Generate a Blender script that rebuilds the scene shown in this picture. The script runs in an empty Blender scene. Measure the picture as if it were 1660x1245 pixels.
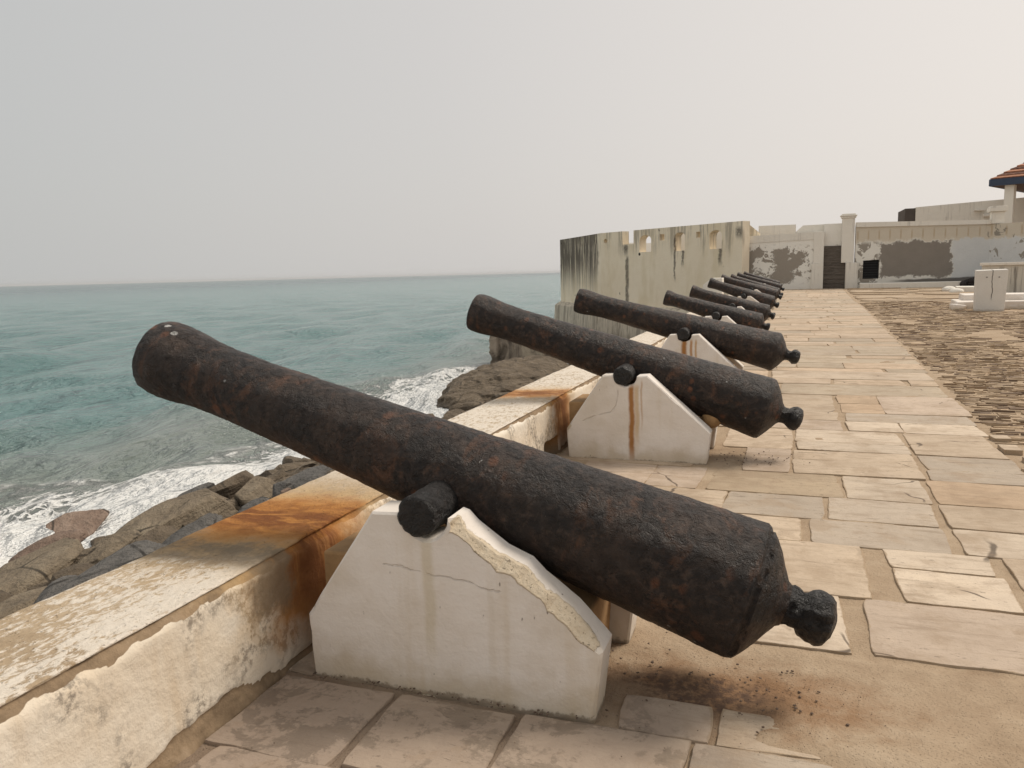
import bpy, bmesh, math, random
import numpy as np
from mathutils import Vector, Matrix, noise
from mathutils.geometry import tessellate_polygon

S = bpy.context.scene
COL = S.collection
random.seed(7)
rad = math.radians

# ------------------------------------------------------------------ camera
PW, PH, FPX, EYE = 1660.0, 1245.0, 1270.0, 1.6


def _basis():
    cx, cy = PW / 2, PH / 2
    a = np.array([0 - cx, 463.5 - cy, FPX]); b = np.array([905 - cx, 441 - cy, FPX])
    up = np.cross(a, b); up /= np.linalg.norm(up)
    if up[1] > 0: up = -up
    d = np.array([1285 - cx, 431.5 - cy, FPX]); d -= up * d.dot(up); d /= np.linalg.norm(d)
    return np.stack([np.cross(d, up), d, up])


RM = _basis()                      # world axes (X across the walk, Y along it, Z up) in lens axes
cam_d = bpy.data.cameras.new('camera'); cam = bpy.data.objects.new('camera', cam_d); COL.objects.link(cam)
cam_d.sensor_width = 36.0; cam_d.lens = FPX / PW * 36.0
cam_d.clip_start = 0.05; cam_d.clip_end = 60000
mw = Matrix.Identity(4)
for i in range(3):
    mw[i][0], mw[i][1], mw[i][2] = RM[i][0], -RM[i][1], -RM[i][2]
mw[2][3] = EYE
cam.matrix_world = mw
S.camera = cam


def on(px, py, axis, val):         # a surveyed point of the photograph on a known world plane
    r = RM @ np.array([px - PW / 2, py - PH / 2, FPX]); c = np.array([0, 0, EYE])
    return Vector(c + r * ((val - c[axis]) / r[axis]))


# ------------------------------------------------------------------ sky, sun, exposure
SUN_EL, SUN_AZ = rad(50), rad(42)
W = bpy.data.worlds.new('World'); S.world = W; W.use_nodes = True
wn, wl = W.node_tree.nodes, W.node_tree.links
wn.clear()
w_out = wn.new('ShaderNodeOutputWorld')
sky = wn.new('ShaderNodeTexSky'); sky.sky_type = 'NISHITA'; sky.sun_disc = False
sky.sun_elevation = SUN_EL; sky.sun_rotation = SUN_AZ; sky.dust_density = 6.0; sky.air_density = 1.2
bg_sky = wn.new('ShaderNodeBackground'); bg_sky.inputs[1].default_value = 0.1
wl.new(sky.outputs[0], bg_sky.inputs[0])
geo = wn.new('ShaderNodeTexCoord')
dot = wn.new('ShaderNodeVectorMath'); dot.operation = 'DOT_PRODUCT'
wl.new(geo.outputs['Generated'], dot.inputs[0])
dot.inputs[1].default_value = (math.sin(SUN_AZ), math.cos(SUN_AZ), 0.22)
wr = wn.new('ShaderNodeValToRGB'); cr = wr.color_ramp
mrg = wn.new('ShaderNodeMapRange'); mrg.inputs[1].default_value = -1; mrg.inputs[2].default_value = 1
wl.new(dot.outputs['Value'], mrg.inputs[0]); wl.new(mrg.outputs[0], wr.inputs[0])
cr.elements[0].position = 0.42; cr.elements[0].color = (0.545, 0.553, 0.545, 1)
cr.elements[1].position = 0.97; cr.elements[1].color = (0.86, 0.80, 0.745, 1)
e = cr.elements.new(0.72); e.color = (0.68, 0.655, 0.63, 1)
e = cr.elements.new(0.10); e.color = (0.88, 0.85, 0.80, 1)
bg_hz = wn.new('ShaderNodeBackground'); bg_hz.inputs[1].default_value = 1.0
wl.new(wr.outputs[0], bg_hz.inputs[0])
mx = wn.new('ShaderNodeMixShader'); mx.inputs[0].default_value = 0.9
wl.new(bg_sky.outputs[0], mx.inputs[1]); wl.new(bg_hz.outputs[0], mx.inputs[2]); wl.new(mx.outputs[0], w_out.inputs[0])

sl = bpy.data.lights.new('sun', 'SUN'); so = bpy.data.objects.new('sun', sl); COL.objects.link(so)
sl.energy = 2.9; sl.angle = rad(20); sl.color = (1.0, 0.915, 0.80)
sd = Vector((math.sin(SUN_AZ) * math.cos(SUN_EL), math.cos(SUN_AZ) * math.cos(SUN_EL), math.sin(SUN_EL)))
so.rotation_euler = sd.to_track_quat('Z', 'Y').to_euler()
S.view_settings.view_transform = 'Standard'; S.view_settings.look = 'None'
S.view_settings.exposure = 0.0; S.view_settings.gamma = 1.0
S.cycles.use_denoising = True
S.cycles.max_bounces = 6; S.cycles.diffuse_bounces = 3; S.cycles.volume_bounces = 0


# ------------------------------------------------------------------ object helpers
def tag(o, label=None, cat=None, group=None, kind=None):
    if label: o['label'] = label
    if cat: o['category'] = cat
    if group: o['group'] = group
    if kind: o['kind'] = kind
    return o


def empty(name, loc=(0, 0, 0)):
    o = bpy.data.objects.new(name, None); COL.objects.link(o); o.location = loc
    o.empty_display_size = 0.2
    return o


def mesh_obj(name, verts, faces, mats, parent=None, smooth=False, attrs=None, mat_idx=None, recalc=True):
    me = bpy.data.meshes.new(name)
    me.from_pydata([tuple(v) for v in verts], [], faces)
    if attrs:
        for an, vals in attrs.items():
            vals = np.asarray(vals, dtype=np.float32)
            if vals.ndim == 1:
                a = me.attributes.new(an, 'FLOAT', 'POINT'); a.data.foreach_set('value', vals)
            else:
                a = me.attributes.new(an, 'FLOAT_COLOR', 'POINT')
                a.data.foreach_set('color', np.concatenate([vals, np.ones((len(vals), 1), np.float32)], 1).ravel())
    if not isinstance(mats, (list, tuple)): mats = [mats]
    for m in mats: me.materials.append(m)
    if mat_idx is not None: me.polygons.foreach_set('material_index', np.asarray(mat_idx, dtype=np.int32))
    if recalc:
        bm = bmesh.new(); bm.from_mesh(me); bmesh.ops.recalc_face_normals(bm, faces=bm.faces); bm.to_mesh(me); bm.free()
    if smooth: me.polygons.foreach_set('use_smooth', [True] * len(me.polygons))
    me.update()
    o = bpy.data.objects.new(name, me); COL.objects.link(o)
    if parent: o.parent = parent
    return o


class MB:
    def __init__(s): s.v = []; s.f = []

    def add(s, v, f):
        k = len(s.v); s.v += [Vector(p) for p in v]; s.f += [tuple(i + k for i in q) for q in f]

    def box(s, x0, x1, y0, y1, z0, z1, j=0.0):
        r = lambda: random.uniform(-j, j)
        v = [(x + r(), y + r(), z + r()) for z in (z0, z1) for x, y in ((x0, y0), (x1, y0), (x1, y1), (x0, y1))]
        s.add(v, [(0, 3, 2, 1), (4, 5, 6, 7), (0, 1, 5, 4), (1, 2, 6, 5), (2, 3, 7, 6), (3, 0, 4, 7)])

    def obj(s, name, mat, parent=None, smooth=False, bevel=0.0, attrs=None):
        o = mesh_obj(name, s.v, s.f, mat, parent, smooth, attrs)
        if bevel:
            b = o.modifiers.new('bevel', 'BEVEL'); b.width = bevel; b.segments = 2; b.limit_method = 'ANGLE'
        return o


def fbm(p, oct=4, h=0.5):
    a, t, n = 1.0, 0.0, 0.0
    p = Vector(p)
    for _ in range(oct):
        t += a * noise.noise(p); n += a; a *= h; p = p * 2.03
    return t / n


def sstep(a, b, x):
    t = min(1, max(0, (x - a) / (b - a))) if a != b else float(x > a)
    return t * t * (3 - 2 * t)


# ------------------------------------------------------------------ node helpers
class NT:
    def __init__(s, name, coord='Object'):
        s.m = bpy.data.materials.new(name); s.m.use_nodes = True
        s.t = s.m.node_tree; s.b = s.t.nodes['Principled BSDF']
        s.b.inputs['Specular IOR Level'].default_value = 0.3
        s.tc = s.t.nodes.new('ShaderNodeTexCoord'); s.co = s.tc.outputs[coord]
        s._xyz = None

    def put(s, sock, v):
        if isinstance(v, bpy.types.NodeSocket): s.t.links.new(v, sock)
        elif v is not None:
            if isinstance(v, (tuple, list)) and len(v) == 3 and sock.type == 'RGBA': v = (*v, 1)
            sock.default_value = v

    def node(s, typ, **kw):
        n = s.t.nodes.new(typ)
        for k, v in kw.items(): setattr(n, k, v)
        return n

    def math(s, op, a, b=None, c=None, clamp=False):
        n = s.node('ShaderNodeMath', operation=op, use_clamp=clamp)
        s.put(n.inputs[0], a); s.put(n.inputs[1], b); s.put(n.inputs[2], c)
        return n.outputs[0]

    def add(s, a, b): return s.math('ADD', a, b)
    def sub(s, a, b): return s.math('SUBTRACT', a, b)
    def mul(s, a, b): return s.math('MULTIPLY', a, b)
    def mx(s, a, b): return s.math('MAXIMUM', a, b)
    def mn(s, a, b): return s.math('MINIMUM', a, b)

    def ss(s, x, a, b):            # smoothstep; a > b gives the falling one
        n = s.node('ShaderNodeMapRange', interpolation_type='SMOOTHSTEP')
        s.put(n.inputs[0], x)
        if not isinstance(a, bpy.types.NodeSocket) and not isinstance(b, bpy.types.NodeSocket) and a > b:
            s.put(n.inputs[1], b); s.put(n.inputs[2], a); n.inputs[3].default_value = 1; n.inputs[4].default_value = 0
        else:
            s.put(n.inputs[1], a); s.put(n.inputs[2], b)
        return n.outputs[0]

    def xyz(s, vec=None):
        if vec is None:
            if s._xyz is None:
                n = s.node('ShaderNodeSeparateXYZ'); s.put(n.inputs[0], s.co); s._xyz = n.outputs
            return s._xyz
        n = s.node('ShaderNodeSeparateXYZ'); s.put(n.inputs[0], vec); return n.outputs

    def map(s, scale=(1, 1, 1), loc=(0, 0, 0), vec=None):
        n = s.node('ShaderNodeMapping'); s.put(n.inputs[0], vec or s.co)
        n.inputs['Scale'].default_value = scale; n.inputs['Location'].default_value = loc
        return n.outputs[0]

    def noise(s, scale, detail=4, rough=0.55, dist=0.0, st=(1, 1, 1), loc=(0, 0, 0), vec=None):
        n = s.node('ShaderNodeTexNoise')
        v = s.map(st, loc, vec) if (st != (1, 1, 1) or loc != (0, 0, 0)) else (vec or s.co)
        s.put(n.inputs['Vector'], v); n.inputs['Scale'].default_value = scale
        n.inputs['Detail'].default_value = detail; n.inputs['Roughness'].default_value = rough
        n.inputs['Distortion'].default_value = dist
        return n.outputs[0]

    def vor(s, scale, feature='F1', st=(1, 1, 1), vec=None, out=0, rnd=1.0):
        n = s.node('ShaderNodeTexVoronoi', feature=feature)
        s.put(n.inputs['Vector'], s.map(st, vec=vec) if st != (1, 1, 1) else (vec or s.co)); n.inputs['Scale'].default_value = scale
        n.inputs['Randomness'].default_value = rnd
        return n.outputs[out]

    def mix(s, f, a, b, mode='MIX'):
        n = s.node('ShaderNodeMix', data_type='RGBA', blend_type=mode)
        s.put(n.inputs[0], f); s.put(n.inputs[6], a); s.put(n.inputs[7], b)
        return n.outputs[2]

    def ramp(s, f, stops):
        n = s.node('ShaderNodeValToRGB'); s.put(n.inputs[0], f); r = n.color_ramp
        while len(r.elements) < len(stops): r.elements.new(0.5)
        for el, (p, c) in zip(r.elements, stops): el.position = p; el.color = (*c, 1)
        return n.outputs[0]

    def attr(s, name, col=False):
        n = s.node('ShaderNodeAttribute', attribute_name=name)
        return n.outputs['Color'] if col else n.outputs['Fac']

    def rnd(s):
        return s.node('ShaderNodeObjectInfo').outputs['Random']

    def bump(s, h, dist, strength=1.0, normal=None):
        n = s.node('ShaderNodeBump'); s.put(n.inputs['Height'], h)
        n.inputs['Distance'].default_value = dist; n.inputs['Strength'].default_value = strength
        if normal: s.put(n.inputs['Normal'], normal)
        return n.outputs[0]

    def rect(s, x, z, x0, x1, z0, z1, w, wob):     # rectangle mask with wobbling edge (wob: socket about 0)
        m = s.mul(s.ss(s.add(x, wob), x0 - w, x0 + w), s.ss(s.add(x, wob), x1 + w, x1 - w))
        return s.mul(m, s.mul(s.ss(s.add(z, wob), z0 - w, z0 + w), s.ss(s.add(z, wob), z1 + w, z1 - w)))

    def node_warp(s, amt, scale):
        n = s.node('ShaderNodeTexNoise'); n.inputs['Scale'].default_value = scale; s.put(n.inputs['Vector'], s.co)
        k = s.node('ShaderNodeVectorMath', operation='SCALE'); s.put(k.inputs[0], n.outputs['Color']); k.inputs['Scale'].default_value = amt
        a = s.node('ShaderNodeVectorMath', operation='ADD'); s.put(a.inputs[0], s.co); s.put(a.inputs[1], k.outputs[0])
        return a.outputs[0]

    def done(s, col, rough=0.85, normal=None, spec=None, metal=None):
        s.put(s.b.inputs['Base Color'], col); s.put(s.b.inputs['Roughness'], rough)
        if normal: s.put(s.b.inputs['Normal'], normal)
        if spec is not None: s.put(s.b.inputs['Specular IOR Level'], spec)
        if metal is not None: s.put(s.b.inputs['Metallic'], metal)
        return s.m


def centred(t, n, amp): return t.mul(t.sub(n, 0.5), amp)


# ------------------------------------------------------------------ materials
def mat_iron(name, first=False, tar=False):
    t = NT(name)
    x, y, z = t.xyz()
    off = t.node('ShaderNodeVectorMath', operation='ADD'); t.put(off.inputs[0], t.co)
    cmb = t.node('ShaderNodeCombineXYZ'); t.put(cmb.inputs[0], t.mul(t.rnd(), 37.0)); t.put(off.inputs[1], cmb.outputs[0])
    v = off.outputs[0]
    n1 = t.noise(5, 6, 0.65, 0.6, vec=v)
    n2 = t.noise(22, 5, 0.7, 0.3, vec=v)
    n3 = t.noise(90, 3, 0.7, vec=v)
    base = t.ramp(n1, [(0.30, (0.0055, 0.0043, 0.0042)), (0.48, (0.018, 0.0115, 0.0088)), (0.70, (0.055, 0.033, 0.022))])
    # dry brown weathering
    base = t.mix(t.mul(t.ss(n2, 0.46, 0.72), 0.7), base, (0.085, 0.058, 0.044))
    # orange rust: soft patches, streaky round the barrel, and small spots
    r1 = t.noise(3.3, 5, 0.7, 1.2, st=(1.6, 0.8, 0.8), vec=v)
    patch = t.ss(t.add(r1, centred(t, n2, 0.35)), 0.51, 0.70)
    vo = t.vor(8.5, vec=v, st=(1, 0.8, 0.8))
    spots = t.mul(t.ss(vo, 0.24, 0.12), t.ss(t.noise(2.1, 2, vec=v), 0.42, 0.52))
    base = t.mix(t.mul(patch, 0.62), base, (0.125, 0.055, 0.027))
    base = t.mix(t.mul(spots, 0.7), base, (0.17, 0.065, 0.03))
    # scattered droppings and paint flecks
    fl = t.mul(t.ss(t.vor(4.3, vec=v), 0.04, 0.02), t.ss(n3, 0.40, 0.55))
    base = t.mix(t.mul(fl, 0.75), base, (0.5, 0.5, 0.48))
    if first:
        for (fx, fy, fz, w) in ((-0.80, -0.19, -0.01, 0.020), (-0.60, -0.17, 0.10, 0.012), (-1.57, -0.05, 0.182, 0.024), (-1.50, -0.08, 0.165, 0.017), (0.10, -0.15, 0.16, 0.014)):
            d = t.node('ShaderNodeVectorMath', operation='DISTANCE'); t.put(d.inputs[0], t.co); d.inputs[1].default_value = (fx, fy, fz)
            base = t.mix(t.ss(t.add(d.outputs['Value'], centred(t, n2, 0.07)), w * 0.8, w * 0.5), base, (0.62, 0.61, 0.58))
    scal = t.noise(30, 6, 0.76, 0.25, vec=v)
    pits = t.ss(t.noise(60, 3, 0.6, vec=v), 0.60, 0.72)
    plate = t.ss(t.noise(10, 6, 0.72, 0.3, vec=v), 0.47, 0.55)
    h = t.add(t.add(t.mul(n2, 0.4), t.mul(plate, 0.28)), t.sub(t.mul(scal, 0.95), t.mul(pits, 0.35)))
    base = t.mix(t.mul(plate, 0.35), base, (0.010, 0.0085, 0.0085))
    nb = t.bump(h, 0.020, 1.0)
    base = t.mix(t.mul(pits, 0.5), base, (0.010, 0.008, 0.008))
    rough = t.add(0.22, t.mul(scal, 0.50))
    if tar:
        base = t.mix(0.85, base, (0.006, 0.0055, 0.0055)); rough = t.add(0.18, t.mul(scal, 0.45))
    return t.done(base, rough, nb, 0.50 if tar else 0.38)


def mat_plaster_wall():
    t = NT('plaster_parapet'); x, y, z = t.xyz()
    loss = t.attr('loss'); top = t.attr('top')
    nf = t.noise(38, 5, 0.65); nm = t.noise(7, 5, 0.6); nl = t.noise(1.7, 4, 0.55)
    face = t.ramp(t.add(nl, centred(t, nm, 0.3)), [(0.25, (0.61, 0.50, 0.37)), (0.5, (0.69, 0.61, 0.50)), (0.75, (0.75, 0.70, 0.62))])
    # grey mould speckle patches on the face
    mould = t.mul(t.ss(t.noise(3.1, 3, 0.5, loc=(3, 0, 1)), 0.50, 0.60), t.ss(t.noise(30, 4, 0.75), 0.42, 0.62))
    face = t.mix(t.mul(mould, 0.8), face, (0.20, 0.17, 0.14))
    drip = t.ss(t.noise(6, 3, 0.6, st=(1, 1, 0.08)), 0.55, 0.75)
    face = t.mix(t.mul(drip, 0.35), face, (0.45, 0.30, 0.15))
    # worn top: grey tan mortar under flaking lime wash
    mort = t.ramp(t.add(nl, centred(t, nf, 0.5)), [(0.25, (0.30, 0.22, 0.14)), (0.55, (0.43, 0.33, 0.22)), (0.8, (0.52, 0.42, 0.31))])
    edge = t.ss(x, -2.32, -2.02)
    flake = t.noise(26, 6, 0.72, 0.5, st=(1.4, 0.7, 1))
    wash = t.ss(t.add(flake, t.add(t.mul(edge, 0.16), centred(t, nl, 0.5))), 0.50, 0.62)
    far = t.ss(y, 3.4, 4.2)
    wash = t.mx(t.mul(wash, t.ss(y, 2.7, 2.3)), t.mul(far, t.ss(t.add(flake, centred(t, nm, 0.3)), 0.38, 0.5)))
    topc = t.mix(wash, mort, t.mix(nf, (0.58, 0.50, 0.40), (0.74, 0.68, 0.60)))
    col = t.mix(top, face, topc)
    brown = t.ramp(t.add(nm, centred(t, nf, 0.4)), [(0.25, (0.15, 0.105, 0.065)), (0.6, (0.28, 0.20, 0.125)), (0.85, (0.40, 0.30, 0.205))])
    lossm = t.ss(t.add(loss, centred(t, nf, 0.5)), 0.42, 0.58)
    col = t.mix(lossm, col, brown)
    # rust run-off below each muzzle
    wob = t.add(centred(t, nm, 0.35), centred(t, nl, 0.3))
    for (yc, wd, amt) in ((3.02, 0.50, 1.0), (6.95, 0.40, 0.9), (10.9, 0.3, 0.6)):
        yy = t.math('ABSOLUTE', t.sub(t.add(y, wob), t.add(yc, t.mul(t.sub(top, 1), 0.17))))
        halo = t.mul(t.ss(yy, wd * 1.7, wd * 0.5), t.ss(t.add(z, centred(t, nm, 0.3)), 0.0, 0.35))
        col = t.mix(t.mul(halo, t.mul(t.ss(nm, 0.30, 0.55), 0.55 * amt)), col, (0.56, 0.36, 0.15))
        og = t.mul(t.ss(yy, wd, wd * 0.3), amt)
        og = t.mul(og, t.ss(t.add(t.noise(9, 5, 0.7, st=(1, 1, 0.22)), t.mul(og, 0.35)), 0.33, 0.60))
        og = t.mul(og, t.ss(t.add(z, centred(t, nm, 0.2)), -0.02, 0.20))
        col = t.mix(t.mul(og, 0.9), col, (0.42, 0.175, 0.038))
        dk = t.mul(t.ss(yy, wd * 0.62, wd * 0.08), t.ss(t.noise(7, 5, 0.7, 0.4, st=(0.6, 1.7, 0.25)), 0.34, 0.55))
        dk = t.mul(dk, t.ss(z, 0.10, 0.30))
        col = t.mix(t.mul(dk, 0.85 * amt), col, (0.15, 0.05, 0.017))
    # grey bald patch near the first cradle
    bp = t.rect(y, z, 2.42, 2.66, 0.26, 0.50, 0.05, t.add(centred(t, nm, 0.25), centred(t, nf, 0.1)))
    col = t.mix(t.mul(bp, 0.8), col, (0.20, 0.155, 0.105))
    pit = t.ss(t.noise(55, 3, 0.6), 0.62, 0.72)
    col = t.mix(t.mul(pit, t.mul(t.mx(top, lossm), 0.35)), col, (0.12, 0.08, 0.05))
    h = t.add(t.mul(nf, 0.5), t.add(t.mul(nm, 0.6), t.mul(t.mul(top, flake), 0.9)))
    h = t.sub(h, t.mul(pit, t.mul(top, 0.4)))
    return t.done(col, 0.9, t.bump(h, 0.012, 0.9), 0.2)


def mat_cradle(name, streak=None, cracks=()):
    t = NT(name); x, y, z = t.xyz()
    nf = t.noise(42, 5, 0.65); nm = t.noise(6, 4, 0.6); nl = t.noise(1.5, 3, 0.5)
    col = t.ramp(t.add(nl, centred(t, nm, 0.35)), [(0.25, (0.64, 0.57, 0.49)), (0.55, (0.73, 0.67, 0.61)), (0.8, (0.77, 0.72, 0.67))])
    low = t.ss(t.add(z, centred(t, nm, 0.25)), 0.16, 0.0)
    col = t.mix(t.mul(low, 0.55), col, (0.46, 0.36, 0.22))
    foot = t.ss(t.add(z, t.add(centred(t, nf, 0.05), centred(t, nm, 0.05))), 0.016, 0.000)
    col = t.mix(t.mul(foot, 0.7), col, (0.16, 0.115, 0.075))  # contact shade along the base, painted in as a thin dark band
    drp = t.mul(t.ss(t.noise(5, 4, 0.6, st=(1, 1, 0.06), loc=(2, 0, 0)), 0.56, 0.72), 0.28)
    col = t.mix(drp, col, (0.50, 0.38, 0.22))
    mot = t.ss(t.noise(3.5, 5, 0.7, loc=(9, 0, 2)), 0.48, 0.68)
    col = t.mix(t.mul(mot, 0.22), col, (0.50, 0.41, 0.30))
    # brushed lime-wash strokes and small marks
    st = t.ss(t.noise(16, 4, 0.7, st=(0.3, 1, 4)), 0.56, 0.72)
    col = t.mix(t.mul(st, 0.06), col, (0.34, 0.29, 0.24))
    mk = t.ss(t.vor(13, st=(1.6, 1, 0.6)), 0.085, 0.05)
    mk = t.mul(mk, t.ss(nf, 0.42, 0.56))
    col = t.mix(t.mul(mk, 0.7), col, (0.13, 0.10, 0.08))
    chip = t.attr('chip')
    cm = t.ss(t.add(chip, centred(t, nf, 0.5)), 0.45, 0.6)
    col = t.mix(cm, col, t.mix(nf, (0.46, 0.36, 0.24), (0.68, 0.59, 0.46)))
    spk = t.mul(t.ss(t.noise(70, 3, 0.7), 0.58, 0.68), t.ss(t.add(chip, centred(t, nm, 0.5)), 0.22, 0.6))
    col = t.mix(t.mul(spk, 0.7), col, (0.10, 0.075, 0.05))
    if streak:
        for (sx, w, zt, zb, a, c) in streak:
            d = t.math('ABSOLUTE', t.sub(t.add(x, t.add(centred(t, t.noise(4, 2, st=(0, 0, 1)), 0.05), centred(t, nf, 0.012))), sx))
            m = t.mul(t.ss(d, w, w * 0.25), t.mul(t.ss(z, zb, zb + 0.25), t.ss(z, zt + 0.03, zt - 0.03)))
            col = t.mix(t.mul(m, a), col, c)
    # hairline cracks along surveyed lines
    ckm = 0.0
    wx, wz = t.add(x, t.add(centred(t, nm, 0.05), centred(t, nf, 0.012))), t.add(z, t.add(centred(t, t.noise(7, 4, 0.6, loc=(4, 2, 0)), 0.05), centred(t, nf, 0.012)))
    for line, w in cracks:
        for (ax, az), (bx, bz) in zip(line, line[1:]):
            dx, dz = bx - ax, bz - az; l2 = dx * dx + dz * dz
            u = t.math('DIVIDE', t.add(t.mul(t.sub(wx, ax), dx), t.mul(t.sub(wz, az), dz)), l2, clamp=True)
            ex = t.sub(wx, t.add(ax, t.mul(u, dx))); ez = t.sub(wz, t.add(az, t.mul(u, dz)))
            d = t.math('SQRT', t.add(t.mul(ex, ex), t.mul(ez, ez)))
            ckm = t.mx(ckm, t.ss(d, w, w * 0.4))
    if cracks:
        ckm = t.mul(ckm, t.ss(t.noise(9, 3, 0.6), 0.36, 0.5))
        col = t.mix(t.mul(ckm, 0.22), col, (0.32, 0.25, 0.18))
    h = t.sub(t.add(t.mul(nf, 0.4), t.mul(nm, 1.1)), t.add(t.mul(ckm, 0.6), t.mul(cm, t.mul(nf, -0.9))))
    return t.done(col, 0.88, t.bump(h, 0.008, 0.9), 0.25)


def mat_stone():                   # flagstones
    t = NT('flagstone'); x, y, z = t.xyz()
    tint = t.attr('tint', True)
    nf = t.noise(60, 5, 0.7); nm = t.noise(9, 6, 0.65, 0.5); nl = t.noise(1.3, 4, 0.6)
    lay = t.noise(7, 5, 0.7, 0.8, st=(0.35, 2.2, 1))
    col = t.mix(0.75, tint, t.ramp(t.add(nl, centred(t, nm, 0.5)), [(0.2, (0.60, 0.53, 0.46)), (0.5, (0.93, 0.90, 0.87)), (0.8, (1.12, 1.08, 1.02))]), 'MULTIPLY')
    col = t.mix(t.mul(t.ss(lay, 0.50, 0.70), 0.40), col, (0.20, 0.14, 0.09))
    col = t.mix(t.mul(t.ss(t.noise(3.2, 5, 0.65, loc=(3, 1, 0)), 0.48, 0.66), 0.5), col, (0.33, 0.24, 0.16))
    fine = t.ss(t.noise(110, 3, 0.7), 0.58, 0.70)
    col = t.mix(t.mul(fine, 0.35), col, (0.22, 0.165, 0.12))
    crk = t.vor(1.15, 'DISTANCE_TO_EDGE', vec=t.map((0.7, 1.3, 0), vec=t.node_warp(0.25, 3.0)))
    crkm = t.mul(t.ss(crk, 0.010, 0.003), t.ss(t.noise(1.9, 2, loc=(1, 7, 0)), 0.54, 0.62))
    col = t.mix(t.mul(crkm, 0.8), col, (0.07, 0.05, 0.035))
    pit = t.mul(t.ss(t.noise(26, 4, 0.7, st=(0.6, 2, 1)), 0.62, 0.70), t.ss(nl, 0.4, 0.6))
    col = t.mix(t.mul(pit, 0.65), col, (0.10, 0.075, 0.055))
    # sand drifted over the stone edges
    edge = t.attr('edge')
    sandm = t.ss(t.add(edge, t.add(centred(t, nm, 0.9), centred(t, nl, 0.5))), 0.80, 0.95)
    col = t.mix(t.mul(sandm, 0.8), col, t.mix(nf, (0.27, 0.19, 0.115), (0.40, 0.30, 0.20)))
    # dirt and damp in front of the first cradle and along the wall foot
    dirt = t.mul(t.ss(t.add(x, centred(t, nl, 0.8)), 0.15, -0.55), t.ss(t.add(y, centred(t, nl, 0.7)), 3.0, 2.4))
    blot = t.ss(t.add(t.noise(4.2, 6, 0.7, 0.3, loc=(6, 2, 0)), centred(t, nf, 0.12)), 0.50, 0.56)
    blot2 = t.ss(t.noise(11, 5, 0.7, loc=(1, 8, 0)), 0.55, 0.66)
    dcol = t.mix(t.mul(blot, 0.8), t.mix(nm, (0.27, 0.205, 0.16), (0.38, 0.30, 0.235)), (0.155, 0.12, 0.092))
    dcol = t.mix(t.mul(blot2, 0.5), dcol, (0.11, 0.085, 0.065))
    col = t.mix(t.mul(dirt, 0.78), col, dcol)
    wear = t.mul(t.ss(t.noise(2.4, 6, 0.7, 0.3, loc=(2, 5, 0)), 0.56, 0.62), 0.35)
    col = t.mix(wear, col, (0.30, 0.215, 0.145))
    h = t.add(t.add(t.mul(nf, 0.35), t.mul(nm, 0.8)), t.sub(t.mul(lay, 0.7), t.mul(pit, 0.5)))
    return t.done(col, 0.85, t.bump(h, 0.010, 0.8), 0.25)


def mat_sand(name='sandy_mortar'):
    t = NT(name); x, y, z = t.xyz()
    nf = t.noise(75, 4, 0.7); nm = t.noise(8, 6, 0.65, 0.4); nl = t.noise(1.1, 4, 0.6)
    col = t.ramp(t.add(t.mul(nl, 0.7), t.add(centred(t, nm, 0.45), 0.15)), [(0.25, (0.26, 0.18, 0.115)), (0.5, (0.375, 0.28, 0.19)), (0.75, (0.47, 0.37, 0.265))])
    peb = t.ss(t.vor(95), 0.22, 0.1)
    col = t.mix(t.mul(peb, t.mul(t.ss(nm, 0.5, 0.7), 0.5)), col, (0.09, 0.07, 0.055))
    gr = t.ss(nf, 0.60, 0.75)
    col = t.mix(t.mul(gr, 0.25), col, (0.55, 0.46, 0.36))
    # rust and soot below the first breech
    wob = t.add(centred(t, nm, 0.5), centred(t, nl, 0.5))
    d1 = t.node('ShaderNodeVectorMath', operation='DISTANCE'); t.put(d1.inputs[0], t.map((0.75, 1.5, 0))); d1.inputs[1].default_value = (-0.10, 4.33, 0)
    rust = t.ss(t.add(d1.outputs['Value'], wob), 0.52, 0.10)
    col = t.mix(t.mul(rust, 0.75), col, (0.24, 0.125, 0.058))
    d2 = t.node('ShaderNodeVectorMath', operation='DISTANCE'); t.put(d2.inputs[0], t.map((0.9, 1.9, 0))); d2.inputs[1].default_value = (-0.24, 5.42, 0)
    soot = t.mul(t.ss(t.add(d2.outputs['Value'], t.mul(wob, 1.3)), 0.34, 0.10), t.ss(t.noise(22, 5, 0.7), 0.36, 0.56))
    col = t.mix(t.mul(soot, 0.8), col, (0.085, 0.055, 0.043))
    dirt = t.mul(t.ss(t.add(x, centred(t, nl, 0.8)), -0.25, -0.75), t.ss(t.add(y, centred(t, nl, 0.7)), 3.0, 2.4))
    col = t.mix(t.mul(dirt, 0.7), col, t.mix(nm, (0.13, 0.095, 0.07), (0.22, 0.165, 0.13)))
    h = t.add(t.mul(nf, 0.5), t.add(nm, t.mul(peb, 0.5)))
    return t.done(col, 0.95, t.bump(h, 0.012, 0.9), 0.15)


def mat_slate():
    t = NT('courtyard_slate'); tint = t.attr('tint', True)
    nf = t.noise(30, 4, 0.7); nm = t.noise(3, 4, 0.6)
    col = t.mix(0.6, tint, t.ramp(t.add(nm, centred(t, nf, 0.6)), [(0.2, (0.5, 0.45, 0.42)), (0.8, (1.1, 1.08, 1.05))]), 'MULTIPLY')
    return t.done(col, 0.8, t.bump(nf, 0.01, 0.8), 0.3)


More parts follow.
